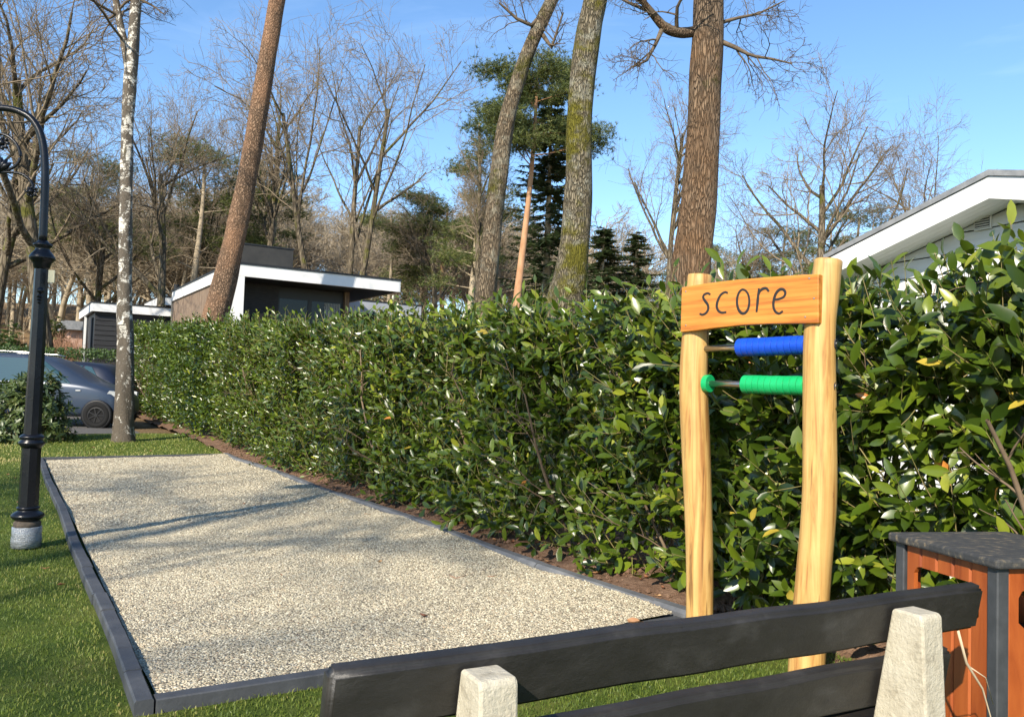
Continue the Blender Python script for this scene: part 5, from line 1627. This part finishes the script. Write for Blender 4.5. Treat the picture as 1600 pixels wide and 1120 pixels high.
# low wing at the right end of the house
wz = at(600, 471, 31.0)[2]; wo = at(560, 500, 31.0); wo = np.array([wo[0], wo[1], 0.0])
wing = thing('low_wing', 'low white-edged wing behind the right end of the flat-roofed house', 'building', (wo[0], wo[1], 0.3))
hbox(-0.5, 2.6, 0, 0.1, wz - 0.45, wz, 0.004, wo).out('fascia', M('grey_fascia', [(0.3, (0.24, 0.26, 0.29)), (0.7, (0.32, 0.34, 0.37))], scale=2, rough=0.5), wing)
hbox(-0.5, 2.6, 0.3, 4, 0.3, wz - 0.1, 0, wo).out('wall', clad_black, wing)
hbox(-0.52, 2.62, -0.02, 4.1, wz + 0.002, wz + 0.05, 0, wo).out('roof_edge', frame_black, wing)

# black garage, with the pavilion roof behind it
GC = at(144, 472.5, 31.0); GT = GC[2]; GC = np.array([GC[0], GC[1], 0.0])
gar = thing('garage', 'black clad garage with a white roof edge left of the flat-roofed house', 'garage', (GC[0], GC[1], 0.4))
hbox(0, 5.2, 0, 0.1, GT - 0.32, GT, 0.004, GC).out('front_fascia', white_trim, gar)
hbox(-0.002, 0.098, 0.102, 5.4, GT - 0.32, GT - 0.002, 0.004, GC).out('side_fascia', white_trim, gar)
hbox(-0.03, 5.23, -0.03, 5.45, GT + 0.001, GT + 0.05, 0, GC).out('roof_edge', frame_black, gar)
hbox(0.1, 5.1, 0.1, 5.4, GT - 0.31, GT - 0.02, 0, GC).out('roof_slab', frame_black, gar)
hbox(0.16, 5.1, 0.26, 5.3, 0.4, GT - 0.33, 0, GC).out('core_wall', frame_black, gar)
zb_ = 0.4
while zb_ < GT - 0.36:
    hbox(0.14, 5.1, 0.20, 0.25, zb_, min(zb_ + 0.175, GT - 0.322), 0.008, GC).out('cladding_board', clad_black, gar)
    zb_ += 0.19
hbox(0.11, 0.16, 1.0, 2.0, 0.4, GT - 0.5, 0.004, GC).out('side_door', gap_dark, gar)
hbox(0.02, 0.10, 3.0, 3.1, 0.4, GT - 0.322, 0.0, GC).out('post', white_trim, gar)
PC = at(249, 463.5, 38.0); PT = PC[2]; PC = np.array([PC[0], PC[1], 0.0])
pav = thing('pavilion', 'second low white-edged roof between the garage and the flat-roofed house', 'building', (PC[0], PC[1], 0.5))
hbox(0, 4.5, 0, 0.1, PT - 0.36, PT, 0.004, PC).out('front_fascia', white_trim, pav)
hbox(-0.002, 0.098, 0.102, 4.4, PT - 0.36, PT - 0.002, 0.004, PC).out('side_fascia', white_trim, pav)
hbox(-0.03, 4.53, -0.03, 4.45, PT + 0.001, PT + 0.05, 0, PC).out('roof_edge', frame_black, pav)
hbox(0.4, 4.3, 0.5, 4.2, 0.5, PT - 0.34, 0, PC).out('wall', clad_black, pav)
g = G(); g.tube([PC + hx * 0.9 + hy * 1 + UP * PT, PC + hx * 0.9 + hy * 1 + UP * (PT + 0.75)], 0.12, 12); g.out('flue', frame_black, pav)
# distant bungalow seen past the garage
QC = at(108, 520, 46.0); QC = np.array([QC[0], QC[1], 0.0]); QT = at(120, 502, 46.0)[2]
bun = thing('bungalow', 'small pale brick bungalow glimpsed left of the black garage', 'house', (QC[0], QC[1], 0.8))
hbox(0, 4, 0, 4, 0.5, QT - 0.5, 0, QC).out('wall', pink_brick, bun)
hbox(-0.4, 4.4, -0.4, 4.4, QT - 0.5, QT, 0.02, QC).out('roof', roof_grey, bun)
wi = hbox(0.7, 1.3, -0.05, 0.02, 1.4, QT - 0.9, 0, QC).out('window', white_trim, bun)
hbox(0.78, 1.22, -0.07, -0.052, 1.5, QT - 1.0, 0, QC).out('pane', window_glass, wi)

# ------------------------------------------------------------------ shrubs
def shrub(name, label, base, rx, ry, h, n, leaf, mat, seed, K=7, simple=False, upright=0.4, cat='shrub'):
    rg = np.random.default_rng(seed)
    t = thing(name, label, cat, base)
    d = nz(rg.normal(0, 1, (n, 3)) + np.array([0, 0, 0.35])); d[:, 2] = np.abs(d[:, 2])
    lump = 1 + 0.16 * np.sin(d[:, 0] * 5 + seed) * np.sin(d[:, 2] * 6) + 0.1 * np.sin(d[:, 1] * 9)
    rad = rg.uniform(0.55, 1.0, n) ** 0.6 * lump
    P = np.array(base) + d * rad[:, None] * np.array([rx, ry, h * 0.94]) + np.array([0, 0, 0.04])
    az = rg.uniform(0, 6.28, (n, 1)) + np.arange(K)[None] * 2.4
    ax = nz(d + UP * upright + rg.normal(0, 0.3, d.shape))
    r1 = nz(np.cross(ax, rg.normal(0, 1, ax.shape))); r2 = np.cross(ax, r1)
    op = np.radians(rg.uniform(45, 95, (n, K)))[..., None]
    T = np.cos(op) * ax[:, None] + np.sin(op) * (r1[:, None] * np.cos(az)[..., None] + r2[:, None] * np.sin(az)[..., None])
    Nn = nz(ax[:, None] + UP * 0.4 + rg.normal(0, 0.2, T.shape))
    sz = rg.uniform(leaf[0], leaf[1], (n, K))
    B = np.repeat(P, K, 0)
    tint = np.clip(np.repeat(rg.beta(2, 2, n), K) + rg.normal(0, 0.1, n * K), 0, 1)
    Tf, Nf, sf = T.reshape(-1, 3), Nn.reshape(-1, 3), sz.ravel()
    if simple:
        V, q_ = leaf_simple(B, Tf, Nf, sf, sf * 0.24); k = 4
    else:
        V, q_ = leaf_batch(B, Tf, Nf, sf, sf * 0.17, rg.uniform(0, 0.35, len(sf)), rg.uniform(0.1, 0.4, len(sf))); k = 11
    f_ = mk('foliage', V.reshape(-1, 3), expand(q_, len(V), k), mat, t, smooth=True, rnd=np.repeat(tint, k))
    tag(f_, kind='stuff')
    m_ = min(n, 60)
    tt_ = np.linspace(0, 1, 5)[None, :, None]
    b0 = np.array(base) + np.array([0, 0, -0.06]) + rg.normal(0, 0.05, (m_, 1, 3)) * np.array([rx, ry, 0])
    S = b0 * (1 - tt_) + P[:m_, None] * tt_ + rg.normal(0, 0.02, (m_, 5, 3))
    mk('stems', *join_tubes([(S, np.tile(np.linspace(0.018, 0.006, 5), (m_, 1)), 4)]), bark_twig, t, smooth=True)
    return t


def gp(px, depth, sink=0.0):
    p = gpt(px, depth, sink); return tuple(float(c) for c in p)


shrub('rhododendron', 'leathery-leaved rhododendron bush behind the lamp post', gp(48, 16.6), 0.86, 0.8, 1.42, 520, (0.10, 0.17), leaf_rhodo, 3)
shrub('rhododendron', 'dark evergreen bush at the left edge beyond the cars', gp(5, 33), 1.3, 1.2, 2.9, 900, (0.10, 0.18), leaf_box, 4, simple=True)
shrub('rhododendron', 'rounded green bush low at the left edge beyond the cars', gp(-22, 29), 1.5, 1.2, 2.2, 900, (0.10, 0.17), leaf_box, 5, simple=True)
shrub('young_pine', 'feathery young conifer between the lamp post and the garage', gp(88, 36), 0.75, 0.7, 3.4, 900, (0.10, 0.2), needle_pine, 6, K=9, simple=True, upright=1.0)
# low clipped hedge behind the cars
def low_hedge(name, label, a, b, thick, h, n, seed, mat=leaf_box):
    rg = np.random.default_rng(seed)
    a, b = np.array(a), np.array(b)
    L_ = np.linalg.norm(b[:2] - a[:2]); d = (b - a) / L_; nn = np.array([-d[1], d[0], 0])
    t = thing(name, label, 'hedge', tuple((a + b) / 2))
    s = rg.uniform(0, L_, n); face = rg.uniform(0, 1, n)
    w = np.where(face < 0.4, rg.uniform(-1, 1, n), np.sign(rg.uniform(-1, 1, n)) * rg.uniform(0.8, 1.05, n)) * thick / 2
    z = np.where(face < 0.4, h * rg.uniform(0.88, 1.04, n), h * rg.uniform(0.0, 1.0, n))
    P = a + d * s[:, None] + nn * w[:, None] + UP * z[:, None]
    T = nz(rg.normal(0, 1, (n, 3)) + UP * 0.4 + nn * np.sign(w)[:, None] * 0.4); Nn = nz(rg.normal(0, 0.6, (n, 3)) + UP * 0.7 - np.array([0.3, 0.6, 0]))
    sz = rg.uniform(0.06, 0.13, n)
    V, q_ = leaf_simple(P, T, Nn, sz, sz * 0.28)
    tag(mk('foliage', V.reshape(-1, 3), expand(q_, n, 4), mat, t, smooth=True, rnd=np.repeat(rg.beta(2, 2, n), 4)), kind='stuff')
    k = int(L_ / 0.3); sp = a + d * rg.uniform(0, L_, (k, 1)); S = np.stack([sp - UP * 0.05, sp + UP * h * 0.5 + rg.normal(0, 0.1, (k, 3)), sp + UP * h * 0.95 + rg.normal(0, 0.15, (k, 3))], 1)
    mk('stems', *join_tubes([(S, np.tile([0.02, 0.014, 0.006], (k, 1)), 4)]), bark_twig, t, smooth=True)
    return t


low_hedge('clipped_hedge', 'low dark green hedge running behind the parked cars', gp(-120, 28.5), gp(225, 29.5), 0.9, at(100, 543, 29)[2] - 0.5, 9000, 12)
# dried hydrangea-like stalks between lamp and garage
rg = np.random.default_rng(40)
hb_ = np.array(gp(92, 34.0)); t = thing('dry_shrub', 'bushy reddish-brown dry shrub between the lamp post and the garage', 'shrub', tuple(hb_))
n = 420
p0 = hb_ + np.stack([rg.uniform(-0.85, 0.75, n), rg.uniform(-0.5, 0.5, n), np.zeros(n)], -1)
dd = nz(UP + rg.normal(0, 0.13, (n, 3))); hh = rg.uniform(1.3, 2.6, n)
S = np.stack([p0 + dd * (hh * k / 3)[:, None] + rg.normal(0, 0.03, (n, 3)) * k for k in range(4)], 1)
B1, BR1 = branch(S, np.tile(np.linspace(0.014, 0.007, 4), (n, 1)), 5, 3, 0.3, (15, 45), 0.8, 0.05, 0.15, 0.5, rg, 0.006)
mk('stalks', *join_tubes([(S, np.tile(np.linspace(0.014, 0.007, 4), (n, 1)), 3), (B1, BR1, 3)]), dry_stem, t)

# ------------------------------------------------------------------ grass blades
def blades(n, s_rng, v_rng, hgt, wid, keep, rg, dry):
    s = rg.uniform(*s_rng, n); v = rg.uniform(*v_rng, n)
    k = keep(s, v); s, v = s[k], v[k]; n = len(s)
    xy = cuv(s, v); z = terrain(xy[:, 0], xy[:, 1]) - 0.014 + 0.012 * np.sin(s * 1.7) * np.sin(v * 2.1)
    p = np.concatenate([xy, z[:, None]], -1)
    patch = 0.5 + 0.5 * np.sin(s * 2.1 + np.sin(v * 3.3)) * np.sin(v * 2.7 + np.sin(s * 1.9))
    h = hgt * rg.uniform(0.5, 1.25, n) * (0.75 + 0.4 * patch)
    a = rg.uniform(0, 6.28, n); side = np.stack([np.cos(a), np.sin(a), 0 * a], -1)
    lean = nz(rg.normal(0, 1, (n, 3)) * np.array([1, 1, 0])) * rg.uniform(0.1, 0.9, n)[:, None]
    m1 = p + (UP + lean * 0.35) * (h * 0.55)[:, None]; tip = p + (UP + lean) * h[:, None] * 0.92
    w = wid * rg.uniform(0.7, 1.3, n)[:, None]
    V = np.stack([p - side * w, p + side * w, m1 + side * w * 0.8, m1 - side * w * 0.8, tip], 1)
    q_ = np.array([[0, 1, 2], [0, 2, 3], [3, 2, 4]])
    tint = np.clip(rg.beta(2, 3, n) * 0.78 + dry(s, v) * rg.uniform(0, 1, n) + 0.22 * patch * (v < 0.2) + 0.12 * sm(6, 11, s), 0, 1)
    return V.reshape(-1, 3), expand(q_, n, 5), np.repeat(tint, 5)


gg = np.random.default_rng(5)
off_court = lambda s, v: ~((s > -0.03) & (s < CL + 0.05) & (v > -0.05))
dryf = lambda s, v: 0.45 * np.exp(-np.abs(v) / 0.10) + 0.5 * np.exp(-np.abs(s) / 0.10) * (v > -0.1) + 0.55 * np.exp(-np.abs(s - CL - 0.25) / 0.45) + 0.25 * (s > CL)
A1_ = blades(54000, (-2.2, 5.0), (-1.9, -0.03), 0.023, 0.0023, off_court, gg, dryf)
A2_ = blades(22000, (5.0, 12.0), (-3.6, -0.03), 0.025, 0.0040, off_court, gg, dryf)
A3_ = blades(30000, (-1.6, -0.01), (-0.03, 3.3), 0.023, 0.0024, off_court, gg, dryf)
A4_ = blades(17000, (11.8, 17.0), (-3.5, 3.0), 0.04, 0.0065, off_court, gg, dryf)
VV, FF_, RR, k = [], [], [], 0
for v_, f_, r_ in (A1_, A2_, A3_, A4_):
    VV.append(v_); FF_.append(f_ + k); RR.append(r_); k += len(v_)
tag(mk('lawn_grass', np.concatenate(VV), np.concatenate(FF_), grass_mat, rnd=np.concatenate(RR)), 'short mown grass around the gravel court', 'grass', kind='stuff')

# ------------------------------------------------------------------ fallen leaves, clods, twigs
def litter_leaf(p, size, turn, tint, label, group):
    rg = np.random.default_rng(int(abs(p[0]) * 1000) % 9999)
    k = 9
    a = np.linspace(0, 2 * math.pi, k, endpoint=False)
    r = size * (0.62 + 0.38 * np.cos(a) ** 2) * (1 + 0.22 * np.sin(a * 5 + rg.uniform(0, 6)))
    V = np.stack([r * np.cos(a), r * 0.62 * np.sin(a), 0.010 + 0.35 * size * (np.sin(a * 2 + rg.uniform(0, 6)) * 0.5 + 0.5)], -1)
    V = np.concatenate([V, [[0, 0, 0.004]]]) @ rotz(turn).T + np.array(p)
    F = [[i, (i + 1) % k, k] for i in range(k)]
    o = mk('fallen_leaf', V, F, dry_leaf, smooth=False, rnd=np.full(k + 1, tint))
    return tag(o, label, 'leaf', group)


def on_ground(px, py, z=0.02):
    d = fwd + (px - 800) / FPX * rgt - (py - 560) / FPX * upv
    return np.array([0, 0, CAM_H]) + d * ((z - CAM_H) / d[2])


spots = [(664, 964, 0.03), (920, 935, 0.035), (995, 975, 0.06), (484, 788, 0.03), (690, 836, 0.035), (574, 805, 0.03), (575, 815, 0.03), (382, 788, 0.02), (593, 879, 0.025), (440, 900, 0.02)]
for i, (x, y, sz) in enumerate(spots):
    p = on_ground(x, y, 0.035)
    litter_leaf(p, sz, i * 1.3, (i * 0.37) % 1.0, 'small curled brown leaf lying on the gravel', 'fallen leaves on the gravel')
for i, (x, y, sz) in enumerate([(70, 890, 0.03), (95, 915, 0.025), (24, 748, 0.04), (12, 742, 0.03), (30, 786, 0.03), (145, 700, 0.05), (235, 705, 0.05)]):
    p = on_ground(x, y, 0.03)
    litter_leaf(p, sz, i * 0.9, 0.5 + 0.07 * i, 'small pale brown leaf lying on the grass', 'fallen leaves on the grass')
sg = np.random.default_rng(66)
for i in range(60):
    s_ = sg.uniform(-0.2, 9); v_ = sg.uniform(3.06, 3.4); xy = cuv(np.array(s_), np.array(v_))
    litter_leaf(np.array([*xy, float(soil_z(s_, v_)) + 0.0]), sg.uniform(0.02, 0.045), sg.uniform(0, 6), sg.uniform(0, 1), 'small dry leaf lying on the soil under the hedge', 'fallen leaves under the hedge')
# soil clods
n = 900
s_ = sg.uniform(-0.1, 13, n); v_ = sg.uniform(3.0, 3.5, n); xy = cuv(s_, v_)
r_ = sg.uniform(0.008, 0.03, n) ** 1.0
ico = np.array([[0, 0, 1], [1, 0, 0], [0, 1, 0], [-1, 0, 0], [0, -1, 0], [0, 0, -1.0]])
V = ico[None] * r_[:, None, None] * sg.uniform(0.6, 1.2, (n, 6, 1)) + np.concatenate([xy, (soil_z(s_, v_) + r_ * 0.3 + terrain(xy[:, 0], xy[:, 1]))[:, None]], -1)[:, None]
q_ = np.array([[0, 1, 2], [0, 2, 3], [0, 3, 4], [0, 4, 1], [5, 2, 1], [5, 3, 2], [5, 4, 3], [5, 1, 4]])
tag(mk('soil_clods', V.reshape(-1, 3), expand(q_, n, 6), soil_mat), 'crumbly brown soil clods under the hedge', 'soil', kind='stuff')
for i, pts in enumerate([[(702, 898), (712, 903), (728, 899), (726, 893)], [(762, 900), (770, 900), (776, 898)], [(590, 820), (605, 823), (612, 821)]]):
    g = G(); g.tube([on_ground(x, y, 0.035) for x, y in pts], [0.004, 0.004, 0.003, 0.002][:len(pts)], 5)
    tag(g.out('twig', dry_stem, None, smooth=True), ('thin hooked twig lying on the gravel', 'short straight twig on the gravel right of the hooked one', 'short twig on the gravel near the kerb joint')[i], 'twig')
